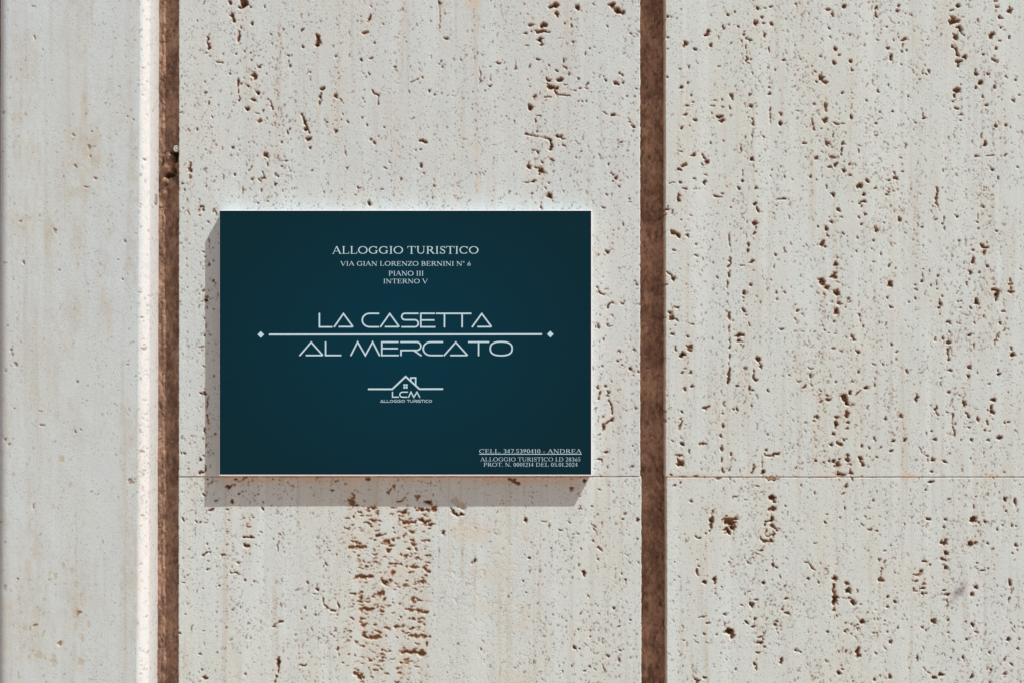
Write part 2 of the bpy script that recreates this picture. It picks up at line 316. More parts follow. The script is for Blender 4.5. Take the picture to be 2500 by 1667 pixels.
RT2 = """945 42 30 24; p 7 905 80 918 68 932 62; p 16 905 115 918 145 935 150; 945 142 38 30; p 9 955 172 968 205 988 238; 928 244 40 26; 932 262 16 26; p 7 910 325 932 330 940 350 945 380; 995 392 26 34; 952 425 40 30; 955 448 26 30; 935 620 48 38; 930 655 20 24; 962 630 14 10; 918 690 28 14 -20; 945 742 38 24 -35; 968 785 24 22; 965 828 16 16; 1182 245 28 40; 1165 250 30 30; 1195 420 48 24; 1215 425 14 24; 
1070 508 26 44; 1105 562 28 40 30; 1072 600 16 34; 1160 510 30 20; 1145 715 40 20 -40; 1118 380 14 20; 1210 335 16 24; 1240 190 24 14 -30; 1305 75 28 44; 1238 125 44 20 30; 1218 8 36 18; 1216 52 22 16; 1300 258 18 34; 1275 520 14 34; 1340 550 26 14; 1325 685 22 30; 1362 655 26 12 20; 1085 150 8 60; 1282 850 18 34; 1130 985 20 56; 1108 930 8 40; 1075 1068 36 14; 1170 1064 60 6; 1182 1165 20 22; 1218 1215 12 40; 
1045 1465 0 0; 802 1300 16 60; p 6 802 1330 800 1380 815 1440; 852 1490 16 30; 800 1495 10 26 30; 850 1165 20 34; 708 805 22 40 10; 655 840 18 20; 750 488 14 40; 735 510 18 12; 740 275 0 0; 580 272 40 16 -20; 470 335 26 16 35; 500 352 12 10; 570 320 10 30; 558 352 18 14; 488 395 20 44 -10; 555 438 12 20; 400 625 16 24; p 6 392 45 383 75 395 115; 538 48 14 22; 532 80 20 30; 498 760 16 22; 388 852 14 16; 530 1018 24 12; 
588 1005 7 50; 520 1222 36 16; 390 1060 34 10 -20; 560 1080 30 10 20; 465 1330 26 26; 386 1290 20 12; 475 1292 14 20; 165 48 20 26; 58 66 34 16 20; 88 104 24 20 -30; 65 192 16 30; 105 340 26 24; 136 382 14 24; 103 430 12 34; 208 424 20 26; 230 478 30 18; 12 388 20 18; 10 530 24 30; 38 565 24 14; 40 740 14 60; 40 828 36 30; 222 795 18 30; p 4 100 835 135 852 175 850; 162 988 20 34; p 5 155 1010 150 1060; 92 1076 28 26; 108 1128 30 20; 
72 1148 26 22; 172 1170 32 22; 205 1122 20 16; 172 1105 14 12; 24 1042 20 14; 52 990 14 26; 215 1192 16 14; 272 1275 38 38; 302 1335 24 22; p 6 272 1390 290 1385 312 1382; 292 1412 12 22; 90 1335 20 40 -30; 325 1240 34 16 40; 310 1470 24 18; 268 1485 14 24 30; 130 1440 34 12 30; 148 1482 26 16; 80 1520 24 20; 222 1385 12 16; 48 1275 10 30; 1105 870 0 0; 1125 1420 22 18 20; 1085 1480 8 40; 942 1480 34 16 30; 
1100 1412 30 10 -30; 1180 1340 18 14; 1130 1305 36 8 20; 1360 1000 0 0; 1115 665 20 14; 545 1500 14 40; 380 1555 26 16; 1206 870 14 20; 1180 625 20 14; 1200 595 14 16 -30; 1270 1068 24 12; 990 890 12 10; 640 715 0 0; 270 1000 34 12 30; 95 945 14 14; 160 635 14 14; 222 730 7 40; 390 930 30 8"""
RT3 = """765 12 30 30; 768 45 8 30; 764 82 16 18; p 9 240 70 262 80 280 95; 335 66 34 14; 330 95 26 18; 245 188 34 14 20; 382 215 30 12; 393 155 12 22; p 4 602 90 605 150 612 200; p 6 608 235 600 290; 602 340 20 40; 590 410 10 60; 590 470 8 30; 592 520 6 40; 595 605 14 50; 598 680 10 50; 605 760 8 40; 605 800 14 30; 600 870 10 60; p 7 600 900 600 960 588 1040; p 6 712 270 735 265 758 258; 680 285 30 5; p 5 730 140 722 170 718 205; 710 95 8 30; 
248 370 26 22; p 4 205 325 230 345 245 365; 200 408 14 10; 268 550 30 14; 220 580 44 20; 243 625 54 28; 232 603 20 16; 256 664 14 12; 235 722 34 16; 330 595 0 0; 375 535 16 12; 360 655 30 14 20; 345 800 36 22 40; 350 820 22 16; 302 855 30 34; 252 810 14 40; 335 740 14 16; p 6 620 720 650 725 690 728; 655 730 48 22; 662 765 34 24; 670 785 16 16; 698 455 28 26; 692 490 18 20; 692 572 24 26; 705 600 26 8; 625 635 14 14; 740 410 12 22; 
785 880 22 40; 800 918 22 34; 758 985 16 60; 765 1015 20 20; 730 1055 16 40; 745 1080 30 14; 655 1052 30 16; 650 1195 16 34 -35; 565 1165 10 30; 562 1225 14 14; 562 1305 14 34; 545 1370 14 44; 552 1445 16 50; 548 1525 12 50; 612 1478 16 14; 312 1078 28 34; 358 1055 30 16; 325 940 22 12; 355 962 22 22; 300 968 16 20; 295 1215 22 24; 285 1258 26 10 -20; p 6 295 1280 285 1310 275 1328; 315 1298 34 6; 292 1418 18 30; 440 1418 40 16 -10; 412 1420 10 20; 
452 1190 20 30; p 4 430 1190 470 1180; 275 1498 54 18; 290 1545 26 34; 255 1495 12 10; 845 1080 14 18; 835 1455 14 20 50; p 5 820 1480 850 1495 890 1480 920 1480; 810 1530 5 80; 1215 50 22 26; 1232 98 14 26; 1195 145 14 34; 1210 165 26 14 30; 1172 38 12 12; 1090 148 12 24; 1280 270 26 26; 1278 335 26 14; 1262 358 26 24; 1188 385 34 54; 1222 422 34 20; 1285 465 36 44; 1210 470 30 10 40; 1280 580 30 34; 1270 645 12 24; 1230 715 20 6; 1275 715 26 12; 
1300 525 20 24; 1040 575 14 20 40; 1068 600 34 6 40; 1240 1135 34 20; 1180 1140 14 30; 1222 1110 14 22 -40; 1160 1245 30 12 20; 1280 1250 30 18; 1282 1295 22 44; 1268 1355 20 14; 1248 1425 14 22; 1295 1410 16 30; 1120 938 50 8; 1115 988 14 20; 1046 1022 22 14; 1210 1465 16 16; 935 685 22 8; 955 455 12 20; 1070 705 24 8; 525 357 14 10; 870 375 16 8; 1265 1530 16 20; 1295 1545 20 34"""
RT4 = """802 50 12 34; 1128 65 20 24; 1012 50 10 26 30; 1008 10 14 12; p 6 1030 150 1050 170 1075 165; 1052 195 20 44; 1072 140 8 24; 980 183 20 18; 985 250 18 54 15; 965 325 20 34; 955 375 18 14; 940 405 12 40; 1022 330 12 30 15; 1070 288 26 14; 1215 380 18 22; 1215 402 30 18; 1225 455 36 16; 1220 430 8 26; 1132 468 36 66; p 10 1105 437 1130 440 1142 445; 1148 468 14 10; 1005 508 22 62 -8; 1020 560 24 10 -30; 1044 605 14 24; 965 553 18 12; 1170 577 22 12; 
1150 656 16 18; 1178 690 12 40 10; 1125 765 12 44; 1238 850 26 34; 1142 970 26 44; 1115 950 8 8; 952 722 24 36; 955 935 32 30; 950 985 14 20; 1010 965 10 26 -20; 1085 1042 20 14 30; 1112 1140 24 26; p 5 1088 1180 1100 1175; 1100 1218 30 26; 1092 1190 16 26; 1105 1265 34 8 40; 920 1158 16 54 -8; 945 1235 16 50 -35; 1008 1260 28 26; 1066 1278 14 34; 1056 1328 14 20; 958 1285 16 12; 955 1315 18 22; 852 1250 16 66 8; 850 1290 10 26; p 4 852 1310 862 1340 862 1365; 
742 1205 24 44 -15; 752 1240 12 34; 750 1265 16 14; 616 1140 24 60; 735 1088 14 10; 822 1085 22 20; 818 1212 20 10; 825 645 26 34; 828 708 20 26; 824 772 14 24; 815 825 12 26; p 5 812 840 820 865 825 885; 838 948 26 16 -30; 772 1005 16 22; 770 1040 10 30; 770 525 20 40; 765 590 12 30; 765 550 16 20; 785 475 14 14; 760 348 14 24 30; 748 390 7 50; 752 435 16 12 30; 655 385 18 26; 658 345 7 40; 660 310 14 14; 675 467 16 9; 705 410 8 26; 702 320 6 40; 738 752 14 26; 785 752 12 26; 
820 320 6 34; 450 402 30 34; 455 385 26 14; 435 490 20 20; p 4 432 490 445 478; 456 552 20 22; 388 533 16 10; 392 216 16 20; 445 285 12 26 30; 490 298 14 14; 348 260 14 14; 345 130 14 26; 332 175 12 16; 360 55 16 50; 408 8 18 12; 120 235 22 12; 105 275 28 24 30; 98 330 18 12 -30; 88 355 22 24; p 5 110 385 130 400; 110 465 36 48; 125 525 26 20; 108 590 34 26; 95 645 14 22; 170 555 10 20; 190 515 26 6; 15 385 34 50; 45 422 32 22; 35 50 26 30; 55 98 14 26; 20 150 22 30; 28 465 30 10 40; 
260 600 20 26; 262 630 8 34; 275 668 14 20; 212 732 30 20; 218 755 16 30; 240 832 24 12; 90 812 30 10 15; 135 828 12 10; 378 652 12 20; 425 660 7 30 20; 350 912 22 12; 405 915 14 12; 352 1005 10 40; 350 1052 12 34; 302 1062 22 26 -30; 215 1022 34 10 30; p 4 230 1110 245 1090 265 1075; 192 1090 18 20; p 12 145 1110 160 1135 180 1158; 205 1172 30 20; 175 1228 22 50 10; 180 1280 22 14; 178 1318 22 16; 105 1252 34 18; 105 1295 22 40; 90 1355 26 12; 
160 1390 34 18; 135 1412 24 30; 72 1425 14 22; 268 1430 14 26; 178 1508 24 60; 124 1518 14 12; 320 1440 14 24; 350 1390 14 34 -20; 420 1255 12 34; 525 1240 26 30; 470 1398 26 14 -30; 547 1392 20 30; 455 1465 22 18; 380 1448 40 6 -35; 60 1135 44 16; 50 1110 14 22; 12 1145 14 26; 732 1388 20 14; 718 1340 10 22 -30; 680 1362 8 34; 716 1518 22 20; 798 1530 40 18 20; p 3 635 1435 650 1480 690 1500; 975 1395 14 22; 1075 1395 26 12; 1148 1382 40 22; 
900 1395 8 20; 1022 1472 10 12; 965 1510 10 22; 257 1512 14 34 -20; 272 1548 14 34 -20; 118 1555 30 10 -20; 1065 1268 16 12; 1205 1085 10 16; 985 790 8 40; 990 650 8 30"""
RT5 = """p 10 595 455 630 455 680 445; 640 475 66 40; 662 500 50 40 -20; 632 528 46 44; 684 440 14 26; 518 455 30 44; 515 485 20 50; 513 530 12 30; 530 395 16 30 30; 425 570 50 16 20; 478 545 20 16; 375 325 18 22; 935 300 38 46; 945 320 22 34; 930 372 48 22; 935 438 26 26; p 9 885 462 915 458 950 456; 880 485 12 34; 945 500 26 44 -20; 962 525 16 22; p 8 925 590 935 565 945 550; p 9 855 565 862 590 885 600; p 9 880 602 905 605 930 602; 855 655 34 14; 
p 4 895 520 885 545 900 560 935 545; 932 175 70 26; 870 122 18 36; p 5 808 92 805 115 792 132; 590 40 10 60; 595 110 8 40; 640 110 12 34; 712 120 8 26; 300 15 50 16; 305 65 40 30; 290 45 16 26; 343 100 14 8; 655 8 14 14; 920 10 60 14; 245 140 20 12; 265 212 26 14; 310 205 14 22; 570 165 44 14; 415 155 50 10; 320 158 60 6; 1095 163 26 10; 830 218 44 6; 1040 210 30 10 30; 1130 220 12 14; 685 290 30 8; 665 295 6 26; 1020 360 10 24; 
470 875 26 38; 540 850 26 26; 542 872 14 26; 430 768 14 20; p 5 420 790 415 815 430 830; 588 910 10 18; 548 920 14 14; 490 832 12 10; 935 730 18 18; 938 763 18 12; 875 886 24 22; 988 840 12 34; 932 865 18 12; 900 800 14 12; 790 1028 26 30; 822 998 50 12; 722 1028 20 12; 780 940 40 7 -20; 760 1155 34 16 30; 815 1130 28 16; 805 1180 44 14 -20; 735 1162 14 12; 1028 985 26 30; 1003 1070 14 34; 1035 1092 44 12; 442 1112 60 12 -10; 1168 742 26 18; p 4 1160 735 1195 765 1225 792; 1228 790 16 14; 
1225 610 34 12; 1370 855 26 20; 1355 905 16 50; 1362 985 40 80; 1375 1010 30 40; 1365 940 20 30; 1360 1060 10 26; 640 1222 66 56; 655 1255 30 30; 612 1170 10 40; 612 1098 16 22; 850 1255 56 18 -10; 848 1288 54 18 -5; 882 1322 26 14; 832 1358 34 14; 815 1435 22 22; 820 1465 28 26 40; 995 1415 18 54; 1095 1340 30 22; 530 1455 18 14; 475 1528 28 22; 425 1550 40 34; 465 1235 20 24 -40; 415 1238 26 12; 410 1285 40 8 40; 490 1295 50 8 10; 548 1235 10 24; 
260 1140 34 8 30; 330 1275 20 10; 495 1155 30 12; 1165 1468 12 14; 978 1220 14 12; 1310 1218 22 14; 1305 415 18 12; 1250 885 14 14; 1385 1495 30 14; 1330 48 14 12; 1385 80 40 12 -20; 1390 140 26 34; 20 448 22 26; 425 720 14 8; 470 715 8 14; 265 735 12 8; 1180 855 20 20; 1040 420 12 12"""
RT6 = """188 30 24 64; 122 80 40 16 -15; p 6 265 20 275 50 295 85; 205 72 50 8; 135 38 14 12; 75 45 18 12; 768 40 26 24; 855 55 42 20 30; 735 12 20 14; 768 130 12 30; 215 130 28 40; 218 160 16 40 -20; 150 145 60 20; 390 30 20 30; 765 195 34 26; 720 245 26 14; 175 225 18 56 8; 158 278 18 26; 175 370 12 20; 140 435 12 16; 368 318 20 18; 338 375 24 10; p 3 305 425 320 448 350 440; 345 520 26 14; 285 480 10 16; 582 480 10 26; 575 430 20 14; 745 452 20 40 -35; 
862 448 30 16; 845 502 24 16; 1045 445 40 40; 1060 462 30 26; 1052 362 10 34; 1092 470 20 14; 1135 462 26 24; 1210 520 12 26; 1265 310 26 34; 1338 325 18 50; 1272 396 16 12; 1318 492 16 16; 1348 490 16 16; 1255 365 6 40; 1068 290 12 12; 885 312 22 10; 858 608 30 40; 832 604 18 22; 872 682 26 34; 850 730 40 22; 835 715 20 30; 865 775 26 24; 840 758 20 10; 1032 615 30 36; 1070 608 22 12; 715 735 34 16; 752 755 18 18; 688 800 18 30; p 4 640 825 660 830 685 820; 660 868 30 14; 
712 890 30 18; 700 918 40 16; 705 955 34 26; 655 938 34 7; 865 875 22 18; 845 930 16 16; 875 970 32 24; 850 965 20 16; 862 1005 12 34 -30; 872 1040 8 20; 1068 918 28 30; 1042 962 30 28; 1075 750 20 12; 1078 790 18 12; 1115 805 44 12; 1148 782 16 12; 1300 885 18 50; 1308 935 8 40; 1296 995 16 30; 408 862 44 28; 425 870 34 16; 415 820 10 50; 410 725 16 24; 420 778 16 16; 105 855 28 26; 92 895 16 40; 98 945 30 40; 105 995 44 50; 185 890 24 24; 195 940 30 40; 
222 1020 44 30; 195 985 50 20; 240 1018 24 14; 165 985 24 14; 95 1070 16 20; 112 1110 10 20; 510 1015 18 22; 462 1045 14 16; 290 1145 26 34; 258 1165 18 16; 270 1190 34 12; 172 1160 12 14; 185 1205 26 10; 240 1245 12 10; 50 1220 34 16; 122 1240 8 20; 480 1285 20 26; 265 1360 30 76; 262 1330 12 26; 255 1370 24 24; 130 1498 26 20; 152 1470 14 14; 478 1525 28 20; 412 1520 14 12; 375 1540 16 16; 232 1550 14 14; 662 1395 14 40 -10; 612 1465 12 24; 785 1145 34 34 -20; 790 1130 20 14; 
875 1142 26 14; 728 1208 12 22; 700 1185 34 12 40; 875 1222 26 8; 532 1188 12 26; 980 1405 30 40; 825 1515 40 26; 780 1530 34 16; p 4 705 1465 740 1500 770 1520; 1035 1165 20 30; 1070 1215 34 10 30; 1010 1270 40 16 -20; 1285 1265 20 30; 1365 1270 14 16; 1355 1332 20 22; 1262 1412 24 34; 1310 1438 18 22; 1035 1518 24 34; 1260 1505 26 20; 1170 1480 10 20; 1330 1185 10 20; 1390 1190 20 12; 1340 622 20 16; 1350 660 24 10 40; 160 640 8 50; 240 705 12 10; 50 635 14 8; 890 1392 16 8; 35 470 26 14; 50 415 22 10; 1185 655 12 26"""
PIL_PITS = """155 35 24 8; 415 605 20 22; 410 675 18 26; 412 720 10 26; p 4 335 620 345 630 330 645; 345 765 20 8 30; 430 890 16 6; 438 822 14 14; 395 860 24 6; 250 1065 20 20; 25 1210 12 10; 108 1210 16 14; 90 1015 20 12; 160 170 8 30; 270 1240 14 10; 572 1110 14 20; 585 535 10 10; 612 548 8 12; 540 1190 10 12; 645 1460 14 10; 650 315 8 10; 648 435 8 10; 640 1300 8 12; 562 1280 8 12; 18 520 10 16; 20 640 6 10; 678 92 8 8; 652 735 10 10; 640 940 8 8; 55 550 8 8; 195 230 6 6; 240 370 6 6"""
PIL_PITS2 = """p 6 52 40 58 75 70 110; 353 185 10 20; 378 262 8 8; 68 304 18 6; 185 320 24 10 30; 195 382 30 8 20; 345 410 20 22; 372 405 12 12; 45 470 10 16; 645 505 24 16; 655 270 20 22; 600 635 20 14; 605 645 22 20; 645 30 14 14; 590 105 14 10; 355 1245 26 44; 270 1385 30 16 -30; 160 1300 24 10; 150 755 8 24; 395 935 6 12; 655 1265 12 10; 640 600 12 6; 645 800 10 8; 75 1090 12 14; 22 130 8 20; 22 450 8 20; 20 1130 10 40"""
PIL_TAN = """320 655 16 30; 280 540 34 34; 145 700 8 22; 155 750 8 22; 148 815 8 18; 190 850 8 20; 240 755 12 24; 60 610 14 12; 190 940 8 26; 290 1030 20 24; 330 1050 26 34; 255 1075 20 34; 80 1090 16 20; 135 1095 22 16; 350 1110 16 40; 440 1115 26 16; 300 1110 14 10; 370 1165 14 34; 330 1180 18 20; 200 1250 12 26; 295 1235 10 24; 50 1140 14 26; 115 1315 34 26; 160 1305 26 22; 60 1300 14 26; 195 1350 10 14; 110 1395 16 34; 180 1440 44 26; 245 1460 30 60; 135 1450 20 30; 285 1380 26 24; 370 1470 26 40; 85 1525 14 34; 190 1500 14 12; 405 1300 14 44; 410 1410 10 12; 375 1365 12 40; 345 1300 14 20; 45 1220 8 20; 300 1410 20 14; 200 1180 14 26; 350 1245 40 60; 420 1550 30 14"""
PIL_TAN2 = """240 1090 30 60; 190 1040 60 16 15; 345 1450 30 24; 350 750 60 80; 380 870 120 20; 390 520 10 100; 330 640 30 24; 130 480 20 40; 80 540 60 60; 345 1510 30 16; 350 1100 12 80; 395 1275 10 40; 265 1170 16 40; 310 215 20 16; 110 300 60 100; 155 1480 20 20; 500 950 26 12; 380 150 30 24; 400 1020 10 20"""

SLAB_GAP_TOP = 1161.5
read(MID_UP_L, 400, 0, 2.903)
read(MID_UP_R, 1000, 0, 2.903)
read(MID_LOW_L, 360, 1100, 2.766)
DSC[0] = 0.5
read(LADDER, 820, 1150, 3.033, fat=1.3, stain=0.7)
DSC[0] = 1.0
read(MID_LOW_R, 1000, 1100, 2.766)
read(EDGE_L1, 430, 500, 4.48)
read(EDGE_L2, 430, 830, 4.48)
read(EDGE_R1, 1435, 500, 3.485)
read(EDGE_R2, 1400, 900, 3.92)
read(RT1, 1550, 0, 2.8)
read(RT2, 2000, 0, 2.8)
read(RT3, 1550, 540, 2.613)
read(RT4, 2000, 540, 2.613)
read(RT5, 1550, 1107, 2.8)
read(RT6, 2000, 1107, 2.8)
print('listed pits stamped')


def density(x, y):
    """how many small pores the photograph shows here, 0..1"""
    if x < 440:
        v = 0.12
        if x > 255: v = 0.22
        if x > 335: v = 0.85
        return v
    if x < 1565:
        if y < 1162:
            v = 0.5
            if 560 < x < 720 and y < 520: v = 1.0
            elif 940 < x < 1300 and y < 300: v = 0.45
            elif x > 1440 or 1300 < x: v = 0.85
            elif 760 < x < 880: v = 0.3
            if x < 540 and y > 480: v = 0.6
            return v
        v = 0.75
        if 1090 < x < 1290: v = 0.12
        if 640 < x < 670: v = 0.25
        if 1060 < x < 1110: v = 0.1
        if x > 1290: v = 0.8
        return v
    v = 0.9
    if 1700 < x < 1810 and y < 1160: v = 0.55
    if 1625 < x < 1720 and y < 1160: v = 0.45
    if 2260 < x < 2310: v = 0.45
    if x > 2460: v = 0.5
    if 1625 < x < 1800 and y > 1160: v = 0.5
    if 2190 < x < 2240 and y > 1160: v = 0.3
    return v


BAND_N = lattice(GX, GY, 34, 150, 21) * 0.6 + lattice(GX, GY, 60, 60, 22) * 0.6 + lattice(GX, GY, 16, 40, 23) * 0.4
NS = 62000
sx = rng.uniform(RX0 + 8, RX1 - 8, NS)
sy = rng.uniform(RY0 + 8, RY1 - 8, NS)
su = rng.random(NS)
sr = rng.random(NS)
sa = rng.normal(90, 32, NS)
yy, xx = np.mgrid[-5:6, -5:6].astype(np.float32)
for i in range(NS):
    x, y = sx[i], sy[i]
    n = BAND_N[int(y - RY0), int(x - RX0)]
    dn = density(x, y) * max(0.0, 0.5 + 0.75 * n)
    if su[i] > dn:
        continue
    r = 0.72 + 0.75 * sr[i] ** 3
    if sr[i] > 0.992 and x > 440:
        r *= 1.5
    ln = 0.4 + 2.4 * rng.random() ** 2
    ang = R(sa[i])
    if 800 < x < 1060 and y > 1170:
        ang += R(80)
    ux, uy = math.cos(ang), math.sin(ang)
    cx, cy = int(round(x)), int(round(y))
    fx, fy = xx + (cx - x), yy + (cy - y)
    t = np.clip(fx * ux + fy * uy, -ln, ln)
    d = np.hypot(fx - t * ux, fy - t * uy) - r + 0.3 * WARP_A[cy - RY0 - 5:cy - RY0 + 6, cx - RX0 - 5:cx - RX0 + 6]
    m = np.clip(0.6 - d * 0.8, 0, 1)
    q = (slice(cy - RY0 - 5, cy - RY0 + 6), slice(cx - RX0 - 5, cx - RX0 + 6))
    k = 0.55 if x < 440 else 1.0
    H[q] = np.maximum(H[q], m * (0.6 + max(r - 0.9, 0) * 1.6) * k)
    PIT[q] = np.maximum(PIT[q], m * (0.85 + 0.15 * rng.random()) * (0.75 if x < 440 else 1))
print('pores stamped')

# middling pits between the listed ones, gathered in upright strings as the photograph has them
STR_N = lattice(GX, GY, 13, 70, 25) + 0.8 * lattice(GX, GY, 40, 120, 26)
for i in range(9000):
    x, y = rng.uniform(440, RX1 - 12), rng.uniform(RY0 + 12, RY1 - 12)
    if rng.random() > density(x, y) * np.clip(STR_N[int(y - RY0), int(x - RX0)] * 0.9 - 0.35, 0, 0.6):
        continue
    hz = 800 < x < 1020 and y > 1165
    rr_ = rng.uniform(1.1, 2.1)
    ln_ = rng.uniform(0.5, 4.5)
    an = R(rng.normal(8 if hz else 85, 30))
    mid_ = (x + rng.uniform(-1, 1), y + rng.uniform(-1, 1))
    stamp([(x - math.cos(an) * ln_, y - math.sin(an) * ln_), mid_, (x + math.cos(an) * ln_, y + math.sin(an) * ln_)],
          [rr_ * rng.uniform(.3, 1), rr_, rr_ * rng.uniform(.3, 1.1)], stain=0.5)

DSC[0] = 0.5
for i in range(190):
    x, y = rng.uniform(848, 1046), rng.uniform(1236, 1680)
    if 915 < x < 990 and rng.random() < .45:
        continue
    ell_(x, y, rng.uniform(5, 17), rng.uniform(2.4, 4.4), rng.normal(2, 9), stain=0.6)
DSC[0] = 1.0
# a scatter of larger pits in the parts of the wall just outside the photograph
for i in range(420):
    x, y = rng.uniform(RX0, RX1), rng.uniform(RY0, RY1)
    if -8 < x < 2508 and -8 < y < 1675:
        continue
    ell(x, y, rng.uniform(3, 8), rng.uniform(4, 16), rng.uniform(-30, 30))

# cracks, creamy patches and weathering
gxf, gyf = GX.astype(np.float32), GY.astype(np.float32)


def box(x0, x1, y0, y1, soft):
    return np.clip((gxf - x0) / soft, 0, 1) * np.clip((x1 - gxf) / soft, 0, 1) * \
        np.clip((gyf - y0) / soft, 0, 1) * np.clip((y1 - gyf) / soft, 0, 1)


crn = lattice(GX, GY, 26, 20, 31) + 0.5 * lattice(GX, GY, 9, 8, 32)
crack = np.clip(1 - np.abs(crn) / 0.07, 0, 1)
zone = box(1085, 1310, 1250, 1700, 30) + 0.6 * box(1060, 1120, 1350, 1700, 20)
H += crack * zone * 0.8
CRM += crack * zone * 0.6
PIT = np.maximum(PIT, crack * zone * 0.22)
CRM += zone * np.clip(lattice(GX, GY, 60, 45, 33) * 1.2, 0, 1) * 0.5
CRM += box(820, 1010, 1165, 1667, 20) * np.clip(0.25 + 0.4 * lattice(GX, GY, 30, 25, 34), 0, 1) * 0.6
vein = np.clip(lattice(GX, GY, 22, 420, 35) - 0.35, 0, 1) * 1.1
CRM += vein * 0.12
CRM += np.clip(lattice(GX, GY, 90, 130, 36) - 0.2, 0, 1) * 0.2
# worn hollow with a smooth lip on the lower middle stone, and the grey smudge on the right one
stamp([(1112, 1222), (1130, 1238)], 9, depth=4.5, pit=0.2, stain=0.3)
for cx, cy, rx, ry, v in ((1165, 455, 9, 22, .8), (1155, 10, 22, 18, .8), (1166, 360, 10, 14, .5), (1240, 1360, 30, 12, .2), (1225, 1580, 40, 14, .25)):
    d = np.hypot((gxf - cx) / rx, (gyf - cy) / ry) + 0.35 * WARP_B
    CRM = np.maximum(CRM, np.clip((1.1 - d) * 3, 0, 1) * v)
SMUDGE = np.zeros_like(CRM)
d = np.hypot(((gxf - 2338) * .85 + (gyf - 1445) * .5) / 14, ((gyf - 1445) * .85 - (gxf - 2338) * .5) / 30) + 0.35 * WARP_A
SMUDGE = np.clip(1.15 - d, 0, 1) * 0.75
# orange bounce glow painted below the plaque, then rusty stain along the right joint
STN_GLOW = np.maximum(STN_GLOW, box(520, 1420, 1158, 1186, 14) * np.clip(0.75 + 0.5 * lattice(GX, GY, 60, 30, 38), 0, 1) * 0.62)
STN_GLOW = np.maximum(STN_GLOW, box(1560, 2680, 1150, 1176, 9) * np.clip(0.2 + 0.9 * lattice(GX, GY, 50, 60, 39), 0, 1) * 0.9)
# fissure ladder aligned as a fine horizontal grain
H += np.clip(lattice(GX, GY, 3.2, 3.2, 41), 0, 1) ** 2 * 0.35
H += lattice(GX, GY, 40, 60, 42) * 0.35


def blank():
    return [a.copy() for a in (H,)]


# the pilaster has its own sparse pits and filled, tan-coloured pores: kept on separate maps
mH, mP, mS, mC = H.copy(), PIT.copy(), STN_GLOW.copy(), CRM.copy()
pil = gxf < 437
for A in (STN_GLOW, CRM):
    A[pil] = 0
read(PIL_PITS, 0, 0, 1.88, pit=0.55, depth=3.2, stain=0.35)
read(PIL_PITS2, 0, 834, 1.882, pit=0.6, depth=3.2, stain=0.35)
TANM = np.zeros_like(CRM)


def tan(spec, ox, oy, sc, v):
    for it in spec.split(';'):
        q = [float(z) for z in it.split()] + [0]
        x, y, rx, ry = ox + q[0] / sc, oy + q[1] / sc, q[2] / sc / 2, q[3] / sc / 2
        x0, x1, y0, y1 = int(x - rx * 2 - 4 - RX0), int(x + rx * 2 + 4 - RX0), int(y - ry * 2 - 4 - RY0), int(y + ry * 2 + 4 - RY0)
        x0, y0, x1, y1 = max(x0, 0), max(y0, 0), min(x1, RW), min(y1, RH)
        d = np.hypot((gxf[y0:y1, x0:x1] - x) / rx, (gyf[y0:y1, x0:x1] - y) / ry) + 0.45 * WARP_A[y0:y1, x0:x1] + .2 * WARP_B[y0:y1, x0:x1]
        TANM[y0:y1, x0:x1] = np.maximum(TANM[y0:y1, x0:x1], np.clip((1.15 - d) * 2.2, 0, 1) * v)


tan(PIL_TAN, 0, 834, 1.882, 0.9)
tan(PIL_TAN2, 0, 0, 1.88, 0.38)
pv = np.clip(0.6 * lattice(GX, GY, 8, 18, 51) + 0.5 * lattice(GX, GY, 26, 70, 53) + 0.7 * lattice(GX, GY, 60, 200, 52) - 0.25, 0, 1) * 0.5
for cx, cy, rx, ry, v in ((215, 370, 42, 62, .8), (190, 470, 45, 16, .7), (120, 560, 16, 34, .8), (60, 530, 60, 14, .6), (208, 250, 10, 60, .6), (190, 590, 16, 60, .5), (185, 760, 18, 60, .45), (60, 170, 40, 120, .4), (110, 830, 60, 60, .25), (60, 1520, 60, 110, .5), (185, 1440, 46, 90, .5)):
    dd_ = np.hypot((gxf - cx) / rx, (gyf - cy) / ry) + 0.3 * WARP_B + 0.45 * lattice(GX, GY, 9, 20, 57)
    pv = np.maximum(pv, np.clip((1.25 - dd_) * 1.1, 0, 1) * v * np.clip(0.75 + 0.5 * lattice(GX, GY, 7, 12, 58), 0, 1))
CRM = np.where(pil, np.maximum(TANM, pv), CRM)
H = np.where(pil, H + np.clip(TANM - .5, 0, 1) * .8, H)

# soften the maps by one pixel so the mesh samples them cleanly


def soft(a):
    b = a.copy()
    b[1:-1, 1:-1] = (a[1:-1, 1:-1] * 8 + a[:-2, 1:-1] + a[2:, 1:-1] + a[1:-1, :-2] + a[1:-1, 2:]) / 12
    return b


WX = lattice(GX, GY, 5.5, 5.5, 91) * 1.7 + lattice(GX, GY, 12, 16, 92) * 2.0 + lattice(GX, GY, 3, 3, 95) * 0.6
WY = lattice(GX, GY, 5.5, 5.5, 93) * 1.9 + lattice(GX, GY, 12, 16, 94) * 2.0 + lattice(GX, GY, 3, 3, 96) * 0.6
_ix = np.clip(np.arange(RW)[None, :] + WX, 0, RW - 1.01)
_iy = np.clip(np.arange(RH)[:, None] + WY, 0, RH - 1.01)
_i0, _j0 = _ix.astype(np.int32), _iy.astype(np.int32)
_fx, _fy = (_ix - _i0).astype(np.float32), (_iy - _j0).astype(np.float32)


def remap(a):
    return (a[_j0, _i0] * (1 - _fx) + a[_j0, _i0 + 1] * _fx) * (1 - _fy) + (a[_j0 + 1, _i0] * (1 - _fx) + a[_j0 + 1, _i0 + 1] * _fx) * _fy


